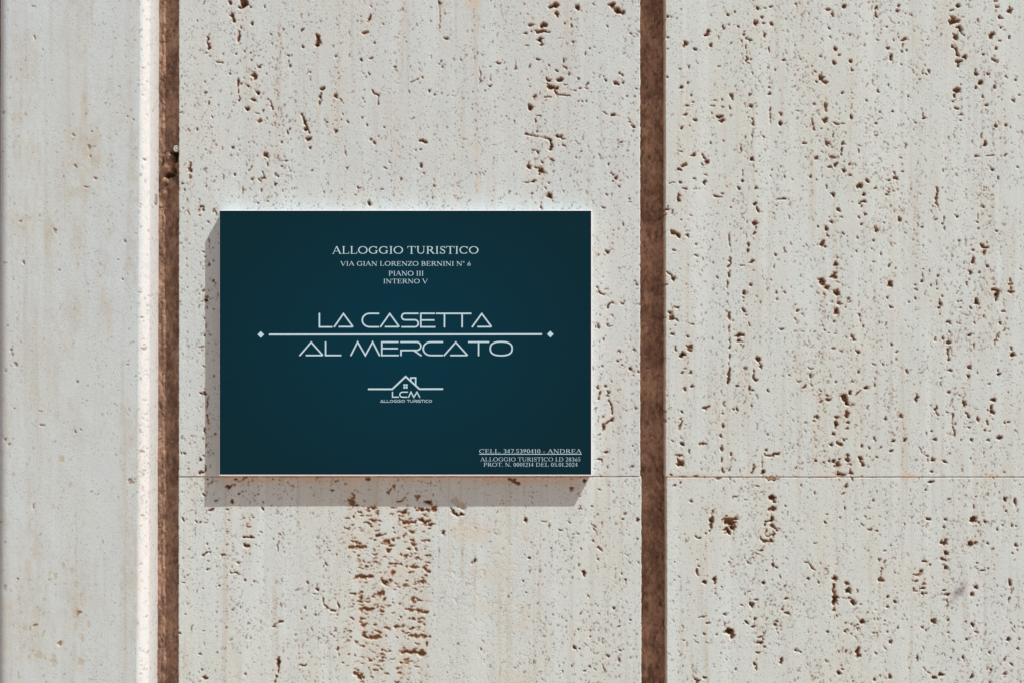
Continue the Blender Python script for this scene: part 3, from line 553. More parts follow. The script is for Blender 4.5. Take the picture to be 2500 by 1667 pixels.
H, PIT, STN_GLOW = remap(H), remap(PIT), remap(STN_GLOW)
# rust that has crept into the stone where the pits crowd together, in vertical veins
q = 10
blk = PIT[:RH // q * q, :RW // q * q].reshape(RH // q, q, RW // q, q).mean((1, 3))
for _ in range(3):
    blk = (np.roll(blk, 1, 0) + blk + np.roll(blk, -1, 0)) / 3
blk = (np.roll(blk, 1, 1) + 2 * blk + np.roll(blk, -1, 1)) / 4
by_ = np.clip((np.arange(RH) - q / 2) / q, 0, blk.shape[0] - 1.01)
bx_ = np.clip((np.arange(RW) - q / 2) / q, 0, blk.shape[1] - 1.01)
b0, a0 = by_.astype(int), bx_.astype(int)
fy_, fx_ = (by_ - b0)[:, None], (bx_ - a0)[None, :]
crowd = (blk[b0][:, a0] * (1 - fx_) + blk[b0][:, a0 + 1] * fx_) * (1 - fy_) + (blk[b0 + 1][:, a0] * (1 - fx_) + blk[b0 + 1][:, a0 + 1] * fx_) * fy_
CRM = CRM + np.where(pil, 0, np.clip(crowd * 1.6 - 0.08, 0, 0.5)).astype(np.float32)
MAPS = [soft(H), soft(PIT), STN_GLOW, CRM, SMUDGE]


def sample(a, x, y):
    fx = np.clip(x - RX0, 0, RW - 1.001)
    fy = np.clip(y - RY0, 0, RH - 1.001)
    ix, iy = fx.astype(np.int64), fy.astype(np.int64)
    tx, ty = fx - ix, fy - iy
    v = (a[iy, ix] * (1 - tx) + a[iy, ix + 1] * tx) * (1 - ty) + (a[iy + 1, ix] * (1 - tx) + a[iy + 1, ix + 1] * tx) * ty
    inside = np.clip((x - RX0) / 15, 0, 1) * np.clip((RX1 - x) / 15, 0, 1) * np.clip((y - RY0) / 15, 0, 1) * np.clip((RY1 - y) / 15, 0, 1)
    return v * inside, inside


# ------------------------------------------------------------------ materials
def new_mat(name):
    m = bpy.data.materials.new(name)
    m.use_nodes = True
    nt = m.node_tree
    b = nt.nodes['Principled BSDF']
    b.inputs['Specular IOR Level'].default_value = 0.25
    return m, nt, b


def N(nt, typ, **kw):
    n = nt.nodes.new(typ)
    for k, v in kw.items():
        setattr(n, k, v)
    return n


def mixc(nt, fac, a, b, typ='MIX'):
    n = N(nt, 'ShaderNodeMix', data_type='RGBA', blend_type=typ)
    for sock, val in ((n.inputs[0], fac), (n.inputs[6], a), (n.inputs[7], b)):
        if hasattr(val, 'is_output'):
            nt.links.new(val, sock)
        elif isinstance(val, (int, float)):
            sock.default_value = val
        else:
            sock.default_value = (*val, 1)
    return n.outputs[2]


def math_n(nt, op, a, b=0.0, clamp=False):
    n = N(nt, 'ShaderNodeMath', operation=op, use_clamp=clamp)
    for sock, val in ((n.inputs[0], a), (n.inputs[1], b)):
        if hasattr(val, 'is_output'):
            nt.links.new(val, sock)
        else:
            sock.default_value = val
    return n.outputs[0]


def noise(nt, vec, scale, detail=2.0, rough=0.5):
    n = N(nt, 'ShaderNodeTexNoise')
    nt.links.new(vec, n.inputs['Vector'])
    n.inputs['Scale'].default_value = scale
    n.inputs['Detail'].default_value = detail
    n.inputs['Roughness'].default_value = rough
    return n.outputs['Fac']


def ramp(nt, fac, lo, hi):
    n = N(nt, 'ShaderNodeMapRange')
    nt.links.new(fac, n.inputs[0])
    n.inputs[1].default_value = lo
    n.inputs[2].default_value = hi
    return n.outputs[0]


def stone_material(name, base, cool, cream, speck_amt, streak=0.3):
    m, nt, b = new_mat(name)
    geo = N(nt, 'ShaderNodeNewGeometry')
    pos = geo.outputs['Position']
    at = N(nt, 'ShaderNodeAttribute', attribute_name='stone')
    sep = N(nt, 'ShaderNodeSeparateColor')
    nt.links.new(at.outputs['Color'], sep.inputs[0])
    pit, stain, crm = sep.outputs[0], sep.outputs[1], sep.outputs[2]
    at2 = N(nt, 'ShaderNodeAttribute', attribute_name='wear_lit')
    sep2 = N(nt, 'ShaderNodeSeparateColor')
    nt.links.new(at2.outputs['Color'], sep2.inputs[0])
    smud, far, lit_side = sep2.outputs[0], sep2.outputs[1], sep2.outputs[2]
    mp = N(nt, 'ShaderNodeMapping')
    nt.links.new(pos, mp.inputs[0])
    mp.inputs['Scale'].default_value = (1, 1, 0.16)
    vv = mp.outputs[0]
    big = noise(nt, pos, 9, 3, 0.55)
    vein = noise(nt, vv, 60, 4, 0.6)
    fine = noise(nt, pos, 1300, 2, 0.6)
    mid = noise(nt, pos, 260, 3, 0.6)
    c = mixc(nt, ramp(nt, big, 0.35, 0.65), base, cool)
    c = mixc(nt, math_n(nt, 'MULTIPLY', ramp(nt, vein, 0.5, 0.72), 0.25), c, cream)
    g = math_n(nt, 'ADD', 0.86, math_n(nt, 'MULTIPLY', ramp(nt, fine, 0.25, 0.75), 0.22))
    gc = N(nt, 'ShaderNodeCombineColor')
    for k in range(3):
        nt.links.new(g, gc.inputs[k])
    c = mixc(nt, 1.0, c, gc.outputs[0], 'MULTIPLY')
    mpv = N(nt, 'ShaderNodeMapping')
    nt.links.new(pos, mpv.inputs[0])
    mpv.inputs['Scale'].default_value = (1, 1, 0.035)
    st1 = noise(nt, mpv.outputs[0], 190, 4, 0.65)
    st2 = noise(nt, mpv.outputs[0], 70, 3, 0.55)
    c = mixc(nt, math_n(nt, 'MULTIPLY', ramp(nt, st1, 0.52, 0.66), streak), c, tuple(v * .84 for v in cream))
    c = mixc(nt, math_n(nt, 'MULTIPLY', ramp(nt, st2, 0.50, 0.36), streak * 1.1), c, tuple(min(1, v * 1.10) for v in cool))
    c = mixc(nt, math_n(nt, 'MULTIPLY', crm, 0.8), c, cream)
    c = mixc(nt, math_n(nt, 'MULTIPLY', stain, 0.75), c, (0.52, 0.36, 0.23))  # rusty stain, and the bounce glow painted below the plaque
    c = mixc(nt, math_n(nt, 'MULTIPLY', lit_side, ramp(nt, mid, 0.25, 0.5)), c, (0.585, 0.585, 0.57))  # paler colour painted in for sun on the pilaster's right edge
    c = mixc(nt, smud, c, (0.20, 0.17, 0.19))
    # the finest pores: too small for the mesh
    warp = N(nt, 'ShaderNodeVectorMath', operation='MULTIPLY_ADD')
    nz = N(nt, 'ShaderNodeTexNoise')
    nt.links.new(pos, nz.inputs['Vector'])
    nz.inputs['Scale'].default_value = 700
    nt.links.new(nz.outputs['Color'], warp.inputs[0])
    warp.inputs[1].default_value = (0.0012, 0.0012, 0.0012)
    nt.links.new(pos, warp.inputs[2])
    vo = N(nt, 'ShaderNodeTexVoronoi', feature='F1')
    nt.links.new(warp.outputs[0], vo.inputs['Vector'])
    vo.inputs['Scale'].default_value = 470
    sp = ramp(nt, vo.outputs['Distance'], 0.26, 0.17)
    msk = ramp(nt, math_n(nt, 'ADD', noise(nt, vv, 90, 3, .6), math_n(nt, 'MULTIPLY', mid, 0.5)), 0.62, 0.78)
    sp = math_n(nt, 'MULTIPLY', math_n(nt, 'MULTIPLY', sp, msk), speck_amt)
    # larger pores beyond the part of the wall that the mesh carries in detail
    vo2 = N(nt, 'ShaderNodeTexVoronoi', feature='F1')
    w2 = N(nt, 'ShaderNodeVectorMath', operation='MULTIPLY_ADD')
    nz2 = N(nt, 'ShaderNodeTexNoise')
    nt.links.new(pos, nz2.inputs['Vector'])
    nz2.inputs['Scale'].default_value = 260
    nt.links.new(nz2.outputs['Color'], w2.inputs[0])
    w2.inputs[1].default_value = (0.006, 0.006, 0.006)
    nt.links.new(vv, w2.inputs[2])
    nt.links.new(w2.outputs[0], vo2.inputs['Vector'])
    vo2.inputs['Scale'].default_value = 150
    sp2 = ramp(nt, vo2.outputs['Distance'], 0.30, 0.2)
    msk2 = ramp(nt, noise(nt, vv, 40, 2, .5), 0.5, 0.6)
    sp2 = math_n(nt, 'MULTIPLY', math_n(nt, 'MULTIPLY', sp2, msk2), far)
    c = mixc(nt, sp, c, (0.10, 0.078, 0.06))
    c = mixc(nt, sp2, c, (0.22, 0.13, 0.085))
    liner = mixc(nt, ramp(nt, mid, 0.35, 0.65), (0.31, 0.155, 0.074), (0.11, 0.060, 0.034))
    liner = mixc(nt, ramp(nt, pit, 0.55, 0.95), (0.15, 0.088, 0.052), liner)
    c = mixc(nt, pit, c, liner)
    nt.links.new(c, b.inputs['Base Color'])
    b.inputs['Roughness'].default_value = 0.75
    bp = N(nt, 'ShaderNodeBump')
    bp.inputs['Strength'].default_value = 0.55
    bp.inputs['Distance'].default_value = 0.00035
    hgt = math_n(nt, 'SUBTRACT', math_n(nt, 'ADD', math_n(nt, 'MULTIPLY', fine, 0.7), math_n(nt, 'MULTIPLY', mid, 0.5)),
                 math_n(nt, 'ADD', math_n(nt, 'MULTIPLY', sp, 0.35), math_n(nt, 'MULTIPLY', sp2, 2.0)))
    nt.links.new(hgt, bp.inputs['Height'])
    nt.links.new(bp.outputs[0], b.inputs['Normal'])
    return m


M_STONE = stone_material('travertine', (0.508, 0.572, 0.54), (0.505, 0.58, 0.565), (0.505, 0.465, 0.365), 0.6, 0.45)
M_COOL = stone_material('cool_travertine', (0.495, 0.553, 0.53), (0.483, 0.55, 0.548), (0.505, 0.475, 0.385), 0.6, 0.38)
M_PIL = stone_material('honed_travertine', (0.485, 0.55, 0.535), (0.475, 0.55, 0.56), (0.405, 0.37, 0.275), 0.35, 0.22)


def mortar_material():
    m, nt, b = new_mat('brown_mortar')
    geo = N(nt, 'ShaderNodeNewGeometry')
    pos = geo.outputs['Position']
    mp = N(nt, 'ShaderNodeMapping')
    nt.links.new(pos, mp.inputs[0])
    mp.inputs['Scale'].default_value = (1, 1, 0.6)
    a = noise(nt, mp.outputs[0], 75, 4, 0.65)
    d = noise(nt, mp.outputs[0], 380, 4, 0.7)
    c = mixc(nt, ramp(nt, a, 0.38, 0.60), (0.375, 0.235, 0.157), (0.17, 0.097, 0.066))
    a2 = noise(nt, mp.outputs[0], 26, 3, 0.6)
    c = mixc(nt, math_n(nt, 'MULTIPLY', ramp(nt, a2, 0.52, 0.66), 0.14), c, (0.13, 0.07, 0.047))
    c = mixc(nt, math_n(nt, 'MULTIPLY', ramp(nt, d, 0.52, 0.68), 0.75), c, (0.085, 0.046, 0.032))
    c = mixc(nt, math_n(nt, 'MULTIPLY', ramp(nt, d, 0.46, 0.30), 0.55), c, (0.50, 0.34, 0.24))
    mp2 = N(nt, 'ShaderNodeMapping')
    nt.links.new(pos, mp2.inputs[0])
    mp2.inputs['Scale'].default_value = (1, 1, 0.06)
    s = noise(nt, mp2.outputs[0], 420, 3, 0.6)
    c = mixc(nt, math_n(nt, 'MULTIPLY', ramp(nt, s, 0.58, 0.72), 0.15), c, (0.45, 0.25, 0.16))
    nt.links.new(c, b.inputs['Base Color'])
    b.inputs['Roughness'].default_value = 0.9
    bp = N(nt, 'ShaderNodeBump')
    bp.inputs['Strength'].default_value = 0.8
    bp.inputs['Distance'].default_value = 0.0008
    nt.links.new(math_n(nt, 'ADD', d, math_n(nt, 'MULTIPLY', noise(nt, pos, 1500, 2, .6), 0.4)), bp.inputs['Height'])
    nt.links.new(bp.outputs[0], b.inputs['Normal'])
    return m


M_MORTAR = mortar_material()


def plain(name, col, rough=0.5, spec=0.3, nscale=0, namt=0.1):
    m, nt, b = new_mat(name)
    b.inputs['Roughness'].default_value = rough
    b.inputs['Specular IOR Level'].default_value = spec
    if nscale:
        geo = N(nt, 'ShaderNodeNewGeometry')
        f = noise(nt, geo.outputs['Position'], nscale, 4, 0.6)
        c = mixc(nt, ramp(nt, f, 0.3, 0.7), tuple(v * (1 - namt) for v in col), tuple(min(1, v * (1 + namt)) for v in col))
        nt.links.new(c, b.inputs['Base Color'])
    else:
        b.inputs['Base Color'].default_value = (*col, 1)
    return m


M_BOARD = plain('white_board', (0.80, 0.79, 0.80), 0.45, 0.4, 300, 0.03)
M_INK = plain('pale_blue_ink', (0.43, 0.62, 0.69), 0.6, 0.2, 900, 0.05)


def film_material():
    m, nt, b = new_mat('teal_print')
    tc = N(nt, 'ShaderNodeTexCoord')
    mp = N(nt, 'ShaderNodeMapping')
    nt.links.new(tc.outputs['Object'], mp.inputs[0])
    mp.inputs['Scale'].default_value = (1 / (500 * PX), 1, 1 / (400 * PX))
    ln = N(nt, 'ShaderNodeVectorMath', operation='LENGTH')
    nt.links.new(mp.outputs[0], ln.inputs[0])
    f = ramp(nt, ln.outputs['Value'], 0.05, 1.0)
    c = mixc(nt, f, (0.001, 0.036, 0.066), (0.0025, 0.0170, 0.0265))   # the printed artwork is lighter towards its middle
    geo = N(nt, 'ShaderNodeNewGeometry')
    g = noise(nt, geo.outputs['Position'], 1600, 2, .6)
    c = mixc(nt, ramp(nt, g, 0.3, 0.7), c, (0.0018, 0.026, 0.038))
    # a few specks of dust
    vo = N(nt, 'ShaderNodeTexVoronoi', feature='F1')
    nt.links.new(geo.outputs['Position'], vo.inputs['Vector'])
    vo.inputs['Scale'].default_value = 110
    dust = math_n(nt, 'MULTIPLY', ramp(nt, vo.outputs['Distance'], 0.05, 0.03), ramp(nt, noise(nt, geo.outputs['Position'], 40, 1), 0.48, 0.56))
    c = mixc(nt, math_n(nt, 'MULTIPLY', dust, 0.06), c, (0.3, 0.33, 0.34))
    nt.links.new(c, b.inputs['Base Color'])
    b.inputs['Roughness'].default_value = 0.55
    b.inputs['Specular IOR Level'].default_value = 0.04
    return m


M_FILM = film_material()


# ------------------------------------------------------------------ stone panels
STEP = 1.8


def axis(a, b, lo, hi):
    """fine steps inside lo..hi, growing steps outside"""
    f0, f1 = max(a, lo), min(b, hi)
    n = max(int(round((f1 - f0) / STEP)), 1)
    v = list(np.linspace(f0, f1, n + 1))
    s, x = STEP, f0
    pre = []
    while x > a:
        s = min(s * 1.25, 70)
        x -= s
        if x - a < s * .6: x = a
        pre.append(x)
    s, x = STEP, f1
    post = []
    while x < b:
        s = min(s * 1.25, 70)
        x += s
        if b - x < s * .6: x = b
        post.append(x)
    return np.array(pre[::-1] + v + post)


def grid_faces(nr, nc, flip=False):
    i = np.arange(nr * nc).reshape(nr, nc)
    a, b, c, d = i[:-1, :-1], i[:-1, 1:], i[1:, 1:], i[1:, :-1]
    f = np.stack([a, d, c, b], -1).reshape(-1, 4)
    return f[:, ::-1] if flip else f


def set_attr(me, name, cols):
    at = me.color_attributes.new(name, 'FLOAT_COLOR', 'POINT')
    at.data.foreach_set('color', cols.astype(np.float32).ravel())


def panel(name, x0, x1, y0, y1, parent, m, seed, depth=50, lean=(0, 0, 0, 0), lift=0.0):
    """a slab whose face lies on the wall plane: x0..x1, y0..y1 in wall pixels; rounded arris, real pits."""
    ch = 1.0
    ux = axis(x0 + ch, x1 - ch, -60, 2560)
    uy = axis(y0 + ch, y1 - ch, -55, 1722)
    X, Y = np.meshgrid(ux, uy)
    # slightly uneven arris
    n = lattice(Y, X * 0 + seed, 9, 1, seed) * 0.8 + lattice(Y, X * 0 + seed, 3, 1, seed + 1) * 0.5
    X = X + n * (np.exp(-(X - x0) / 5) + np.exp(-(x1 - X) / 5))
    n = lattice(X, Y * 0 + seed, 11, 1, seed + 2) * 0.6
    Y = Y + n * (np.exp(-(Y - y0) / 4) + np.exp(-(y1 - Y) / 4))
    h, ins = sample(MAPS[0], X, Y)
    D = -h + lift + lattice(X, Y, 300, 400, seed + 5) * 0.5
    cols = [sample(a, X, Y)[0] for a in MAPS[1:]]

    def ring(A, off, sgn_x=0, sgn_y=0):
        top, bot = A[0:1] , A[-1:]
        B = np.vstack([top, A, bot])
        B = np.hstack([B[:, :1], B, B[:, -1:]])
        return B
    for kk, (o, dd) in enumerate(((ch, 1.1), (0.0, depth))):
        X, Y, D = ring(X, 0), ring(Y, 0), ring(D, 0)
        cols = [ring(cc, 0) for cc in cols]
        ins = ring(ins, 0)
        X[:, 0] -= o; X[:, -1] += o
        Y[0] -= o; Y[-1] += o
        for sl_ in ((slice(None), 0), (slice(None), -1), (0, slice(None)), (-1, slice(None))):
            if kk == 0:
                D[sl_] -= dd
                cols[1][sl_] = np.maximum(cols[1][sl_], 0.45)
            else:
                D[sl_] = -dd
                cols[1][sl_] = 1.0
    # lean of the side edges
    t = (Y - 0) / 1667.0
    s = np.clip((X - x0) / (x1 - x0), 0, 1)
    X = X + (lean[0] * (1 - t) + lean[1] * t) * (1 - s) + (lean[2] * (1 - t) + lean[3] * t) * s
    V = np.stack([(X - CXP) * PX, -D * PX, (CYP - Y) * PX], -1)
    o = mesh_obj(name, V.reshape(-1, 3), grid_faces(*X.shape), m, parent, smooth=True)
    z = np.ones_like(X)
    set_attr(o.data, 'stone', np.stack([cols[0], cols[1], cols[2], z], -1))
    set_attr(o.data, 'wear_lit', np.stack([cols[3], 1 - ins, z * 0, z], -1))
    return o


TOP, BOT, LEFT, RIGHT = -4300, 5060, -3200, 5600
wall = empty('travertine_wall', (0, 0, (CYP - BOT) * PX))
tag(wall, 'pale travertine wall of large pitted slabs with brown joints behind the dark plaque', 'wall')

p1 = panel('stone_panel', 437, 1563, TOP, 1162.3, wall, M_COOL, 101, lean=(0, -1, 0, 0))
tag(p1, 'upper slab behind the plaque')
p2 = panel('stone_panel', 436.5, 1566, 1163.6, BOT, wall, M_STONE, 111, lean=(0, -1, 0, 0), lift=-0.6)
tag(p2, 'slab below the plaque with a ladder of horizontal pits')
p3 = panel('stone_panel', 1624.5, RIGHT, TOP, 1163.4, wall, M_STONE, 121, lean=(0, 1, 0, 1))
tag(p3, 'large densely pitted slab to the right')
p4 = panel('stone_panel', 1626, RIGHT, 1164.7, BOT, wall, M_STONE, 131, lean=(0, 2, 0, 2), lift=-0.4)
tag(p4, 'lower right slab with a grey smudge')
p5 = panel('stone_panel', LEFT, -38, TOP, 1150, wall, M_STONE, 141)
p6 = panel('stone_panel', LEFT, -38, 1153, BOT, wall, M_STONE, 151)


def mortar(name, x0, x1, base, fn, seed):
    ux = np.linspace(x0, x1, int((x1 - x0) / 2.4) + 1)
    uy = axis(TOP, BOT, -60, 1730)
    X, Y = np.meshgrid(ux, uy)
    D = -base + lattice(X, Y, 9, 16, seed) * 1.2 + lattice(X, Y, 4, 6, seed + 1) * 0.7 + lattice(X, Y, 30, 90, seed + 2) * 1.5 + fn(X, Y) - 2.5 * np.clip(1 - np.abs(lattice(X, Y, 34, 44, seed + 3) + 0.35 * lattice(X, Y, 11, 13, seed + 4)) / 0.05, 0, 1)
    V = np.stack([(X - CXP) * PX, -D * PX, (CYP - Y) * PX], -1)
    return mesh_obj(name, V.reshape(-1, 3), grid_faces(*X.shape), M_MORTAR, wall, smooth=True)


def blob(X, Y, x, y, rx, ry, a):
    d2 = ((X - x) / rx) ** 2 + ((Y - y) / ry) ** 2
    return a * np.clip(1 - d2, 0, 1) ** 0.6


def left_joint(X, Y):
    # a raised bead along the left side, a run of lumps and holes half-way up
    edge = 402 + 5 * lattice(Y, Y * 0, 70, 1, 61) + 3 * lattice(Y, Y * 0, 18, 1, 62)
    r = 3.0 * np.clip((edge - X) / 16, 0, 1) - 2 * np.clip((X - edge) / 18, 0, 1)
    r = r - 4 * np.clip((391 - X + 3 * lattice(X * 0, Y, 1, 30, 63)) / 3, 0, 1)
    r = r + 1.5 * lattice(X, Y, 7, 10, 64) + 1.6 * lattice(X, Y, 14, 26, 65)
    for b in ((409, 382, 15, 19, 15), (403, 407, 15, 16, 14), (429, 404, 9, 17, 11), (396, 440, 10, 11, 10), (416, 446, 17, 17, 9), (400, 472, 13, 12, 5)):
        r = np.maximum(r, blob(X, Y, *b) + r * 0.3)
    for b in ((426, 378, 4, 14, -24), (421, 414, 5, 8, -24), (392, 394, 3, 14, -10), (410, 424, 11, 7, -28), (404, 428, 7, 5, -22), (424, 385, 4, 10, -22), (420, 374, 5, 5, -18), (431, 387, 4, 8, -18), (417, 372, 8, 4, -14), (402, 448, 10, 3, -7), (396, 372, 2, 3, -6)):
        r = r + blob(X, Y, *b)
    r = r + blob(X, Y, 430, 372, 9, 13, -10)
    return r


def right_joint(X, Y):
    r = -3 * np.clip((1590 - X) / 30, 0, 1)
    for q in range(60):
        rr = np.random.default_rng(900 + q)
        r = r + blob(X, Y, rr.uniform(1566, 1620), rr.uniform(0, 1667), rr.uniform(2, 6), rr.uniform(2, 8), -rr.uniform(2, 6))
    return r


j1 = mortar('mortar_joint', 366, 446, 31, left_joint, 71)
tag(j1, 'rough brown joint beside the pilaster, lumpy half-way up')
j2 = mortar('mortar_joint', 1554, 1636, 49, right_joint, 75)
tag(j2, 'dark brown joint between the slabs')
j3 = mortar('mortar_joint', -60, 40, 45, lambda X, Y: 0 * X, 79)


def box_mesh(name, x0, x1, y0, y1, d0, d1, m, parent=None, bevel=0.0):
    """box in wall pixels; d = distance in front of the wall plane"""
    v = [wp(x, y, d) for d in (d0, d1) for y in (y0, y1) for x in (x0, x1)]
    f = [(0, 2, 3, 1), (4, 5, 7, 6), (0, 1, 5, 4), (2, 6, 7, 3), (0, 4, 6, 2), (1, 3, 7, 5)]
    o = mesh_obj(name, v, f, m, parent)
    import bmesh
    bm = bmesh.new()
    bm.from_mesh(o.data)
    bmesh.ops.recalc_face_normals(bm, faces=bm.faces)
    if bevel:
        bmesh.ops.bevel(bm, geom=list(bm.edges), offset=bevel * PX, segments=2, profile=0.6, affect='EDGES')
    bm.to_mesh(o.data)
    bm.free()
    return o


# thin mortar beds in the horizontal joints, and the masonry core that carries the slabs
for (a, b, y0, y1) in ((440, 1560, 1158, 1168), (1630, RIGHT - 5, 1159, 1170), (LEFT + 5, -42, 1146, 1157)):
    box_mesh('mortar_bed', a, b, y0, y1, -48, -1.9, M_MORTAR, wall)
core = box_mesh('masonry_core', LEFT, RIGHT, TOP, BOT, -330, -55, M_MORTAR, wall)

# ------------------------------------------------------------------ pilaster
PROUD = 75.0


def pilaster():
    uy = axis(TOP, BOT, -60, 1730)
    t = np.clip(uy / 1667.0, -0.3, 1.3)
    xr = 381 - 4.4 * t           # right side plane
    rr = 19 + 5 * t              # right arris radius
    xl = 21 - 4 * t              # left side plane
    rl = 26 + 0 * t
    cols_x, cols_d = [], []
    # left side going back, arris, face, arris, right side
    for d in np.linspace(-52, PROUD - 27, 12):
        cols_x.append(xl); cols_d.append(d + 0 * t)
    for a in np.linspace(0.1, math.pi / 2, 9):
        cols_x.append(xl + rl - rl * math.cos(a)); cols_d.append(PROUD - rl + rl * math.sin(a))
    nface = int((365 - 34) / STEP)
    for s in np.linspace(0, 1, nface + 1)[1:-1]:
        cols_x.append((xl + rl) * (1 - s) + (xr - rr) * s); cols_d.append(PROUD + 0 * t)
    for a in np.linspace(0, math.pi / 2, 17):
        # squarish, softened arris
        q = a / (math.pi / 2)
        cols_x.append(xr - rr + rr * (0.45 * math.sin(a) + 0.55 * q)); cols_d.append(PROUD - rr + rr * (0.45 * math.cos(a) + 0.55 * (1 - q)))
    for d in np.linspace(0, 1, 46)[1:]:
        cols_x.append(xr); cols_d.append((PROUD - rr) * (1 - d) + (-52) * d)
    X = np.stack(cols_x, 1)
    D = np.stack(cols_d, 1)
    Y = np.repeat(uy[:, None], X.shape[1], 1)
    # look the maps up where each point is seen in the photograph
    k = DPX / (DPX - np.maximum(D, 0))
    sxp = CXP + (X - CXP) * k
    # the side face is squeezed in the picture: unroll it so pits keep their size
    arc = np.maximum(0, (X - (xr - rr)[:, None])) * 0.5 + np.maximum(0, (PROUD - D)) * (X > 200)
    sxp = np.where(X > (xr - rr)[:, None], CXP + ((xr - rr)[:, None] - CXP) * DPX / (DPX - PROUD) + arc * 0.6, sxp)
    syp = CYP + (Y - CYP) * DPX / (DPX - PROUD)
    sxp = np.minimum(sxp, 432)
    h, ins = sample(MAPS[0], sxp, syp)
    cols = [sample(a, sxp, syp)[0] for a in MAPS[1:]]
    # push along the local normal
    dX = np.gradient(X, axis=1); dD = np.gradient(D, axis=1)
    L = np.hypot(dX, dD) + 1e-6
    nx, nd = -dD / L, dX / L
    h = h * 0.8 + lattice(X, Y, 40, 60, 81) * 0.25
    X2 = X - nx * h
    D2 = D - nd * h
    V = np.stack([(X2 - CXP) * PX, -D2 * PX, (CYP - Y) * PX], -1)
    o = mesh_obj('stone_pilaster', V.reshape(-1, 3), grid_faces(*X.shape), M_PIL, None, smooth=True)
    z = np.ones_like(X)
    side = np.clip((X - (xr - rr * .95)[:, None]) / 7, 0, 1) * 0.36  # painted brightening of the sunlit arris and right side
    set_attr(o.data, 'stone', np.stack([cols[0] * 0.9, cols[1], cols[2], z], -1))
    set_attr(o.data, 'wear_lit', np.stack([cols[3], 1 - ins, side * 2.4, z], -1))
    return o


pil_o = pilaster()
tag(pil_o, 'smooth pale grey travertine pilaster with a rounded edge left of the plaque', 'pilaster')

# ------------------------------------------------------------------ plaque
TH = 30.5
SPREAD = TH * 1.0
bx0, by0 = un(535.3, 513.4, TH)
bx1, by1 = un(1445.6, 1160.6, TH)
plaque = empty('wall_plaque', wp((bx0 + bx1) / 2, by1, 0))
tag(plaque, 'dark teal rectangular plaque with pale lettering fixed on the travertine wall', 'plaque')
board = box_mesh('board', bx0, bx1, by0, by1, 0.4, TH, M_BOARD, plaque, bevel=1.1)
fx0, fy0 = un(536.4, 515.2, TH + .3)
fx1, fy1 = un(1443.3, 1157.4, TH + .3)
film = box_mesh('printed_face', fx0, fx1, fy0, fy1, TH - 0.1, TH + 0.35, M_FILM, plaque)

# ---- lettering: strokes as flat print on the face
LAY = [0]


def sp(x, y):
    ax, ay = un(x, y, TH + 0.5)
    return ax, ay


class Ink:
    """collects strokes given in photograph pixels"""
    def __init__(self):
        self.v, self.f = [], []

    def poly(self, pts):
        LAY[0] = (LAY[0] + 1) % 12
        d = TH + 0.42 + LAY[0] * 0.012
        i = len(self.v)
        for x, y in pts:
            ax, ay = un(x, y, d)
            self.v.append(wp(ax, ay, d))
        # keep the face towards the viewer
        a = sum(pts[k][0] * pts[(k + 1) % len(pts)][1] - pts[(k + 1) % len(pts)][0] * pts[k][1] for k in range(len(pts)))
        idx = list(range(i, i + len(pts)))
        self.f.append(idx[::-1] if a > 0 else idx)

    def line(self, pts, w, close=False):
        """mitred stroke through pts, as one strip"""
        n = len(pts)
        Ls, Rs = [], []
        for k in range(n):
            if close:
                p, q = pts[(k - 1) % n], pts[(k + 1) % n]
            else:
                p, q = pts[max(k - 1, 0)], pts[min(k + 1, n - 1)]
            c = pts[k]
            d1 = np.array([c[0] - p[0], c[1] - p[1]], float)
            d2 = np.array([q[0] - c[0], q[1] - c[1]], float)
            if np.hypot(*d1) < 1e-9: d1 = d2
            if np.hypot(*d2) < 1e-9: d2 = d1
            d1 /= np.hypot(*d1); d2 /= np.hypot(*d2)
            n1 = np.array([-d1[1], d1[0]]); n2 = np.array([-d2[1], d2[0]])
            m = n1 + n2
            m /= max(np.hypot(*m), 1e-6)
            ww = w[k] if isinstance(w, (list, tuple)) else w
            L = ww / 2 / max(float(m @ n1), 0.45)
            Ls.append((c[0] + m[0] * L, c[1] + m[1] * L))
            Rs.append((c[0] - m[0] * L, c[1] - m[1] * L))
        LAY[0] = (LAY[0] + 1) % 12
        d = TH + 0.42 + LAY[0] * 0.012
        i = len(self.v)
        for a, b in zip(Ls, Rs):
            for x, y in (a, b):
                self.v.append(wp(*un(x, y, d), d))
        for k in range(n - (0 if close else 1)):
            a, b = i + 2 * k, i + 2 * ((k + 1) % n)
            self.f.append((a, a + 1, b + 1, b))

    def build(self, name, parent=None):
        o = mesh_obj(name, self.v, self.f, M_INK, parent or film)
        return o


def arcp(cx, cy, rx, ry, a0, a1, n=16, e=1.0):
    out = []
    for k in range(n + 1):
        a = R(a0 + (a1 - a0) * k / n)
        c, s = math.cos(a), math.sin(a)
        out.append((cx + rx * math.copysign(abs(c) ** e, c), cy + ry * math.copysign(abs(s) ** e, s)))
    return out


# serif capitals: y up, capital height 1. ('l' x0 y0 x1 y1 w) stroke, ('a' cx cy rx ry a0 a1 thin thick) bowl, ('s' x y half) serif
T_, t_ = 0.12, 0.052


def stem(x, w=T_, s=0.13, y0=0, y1=1):
    return [('l', x, y0, x, y1, w), ('s', x, y0, s), ('s', x, y1, s)]


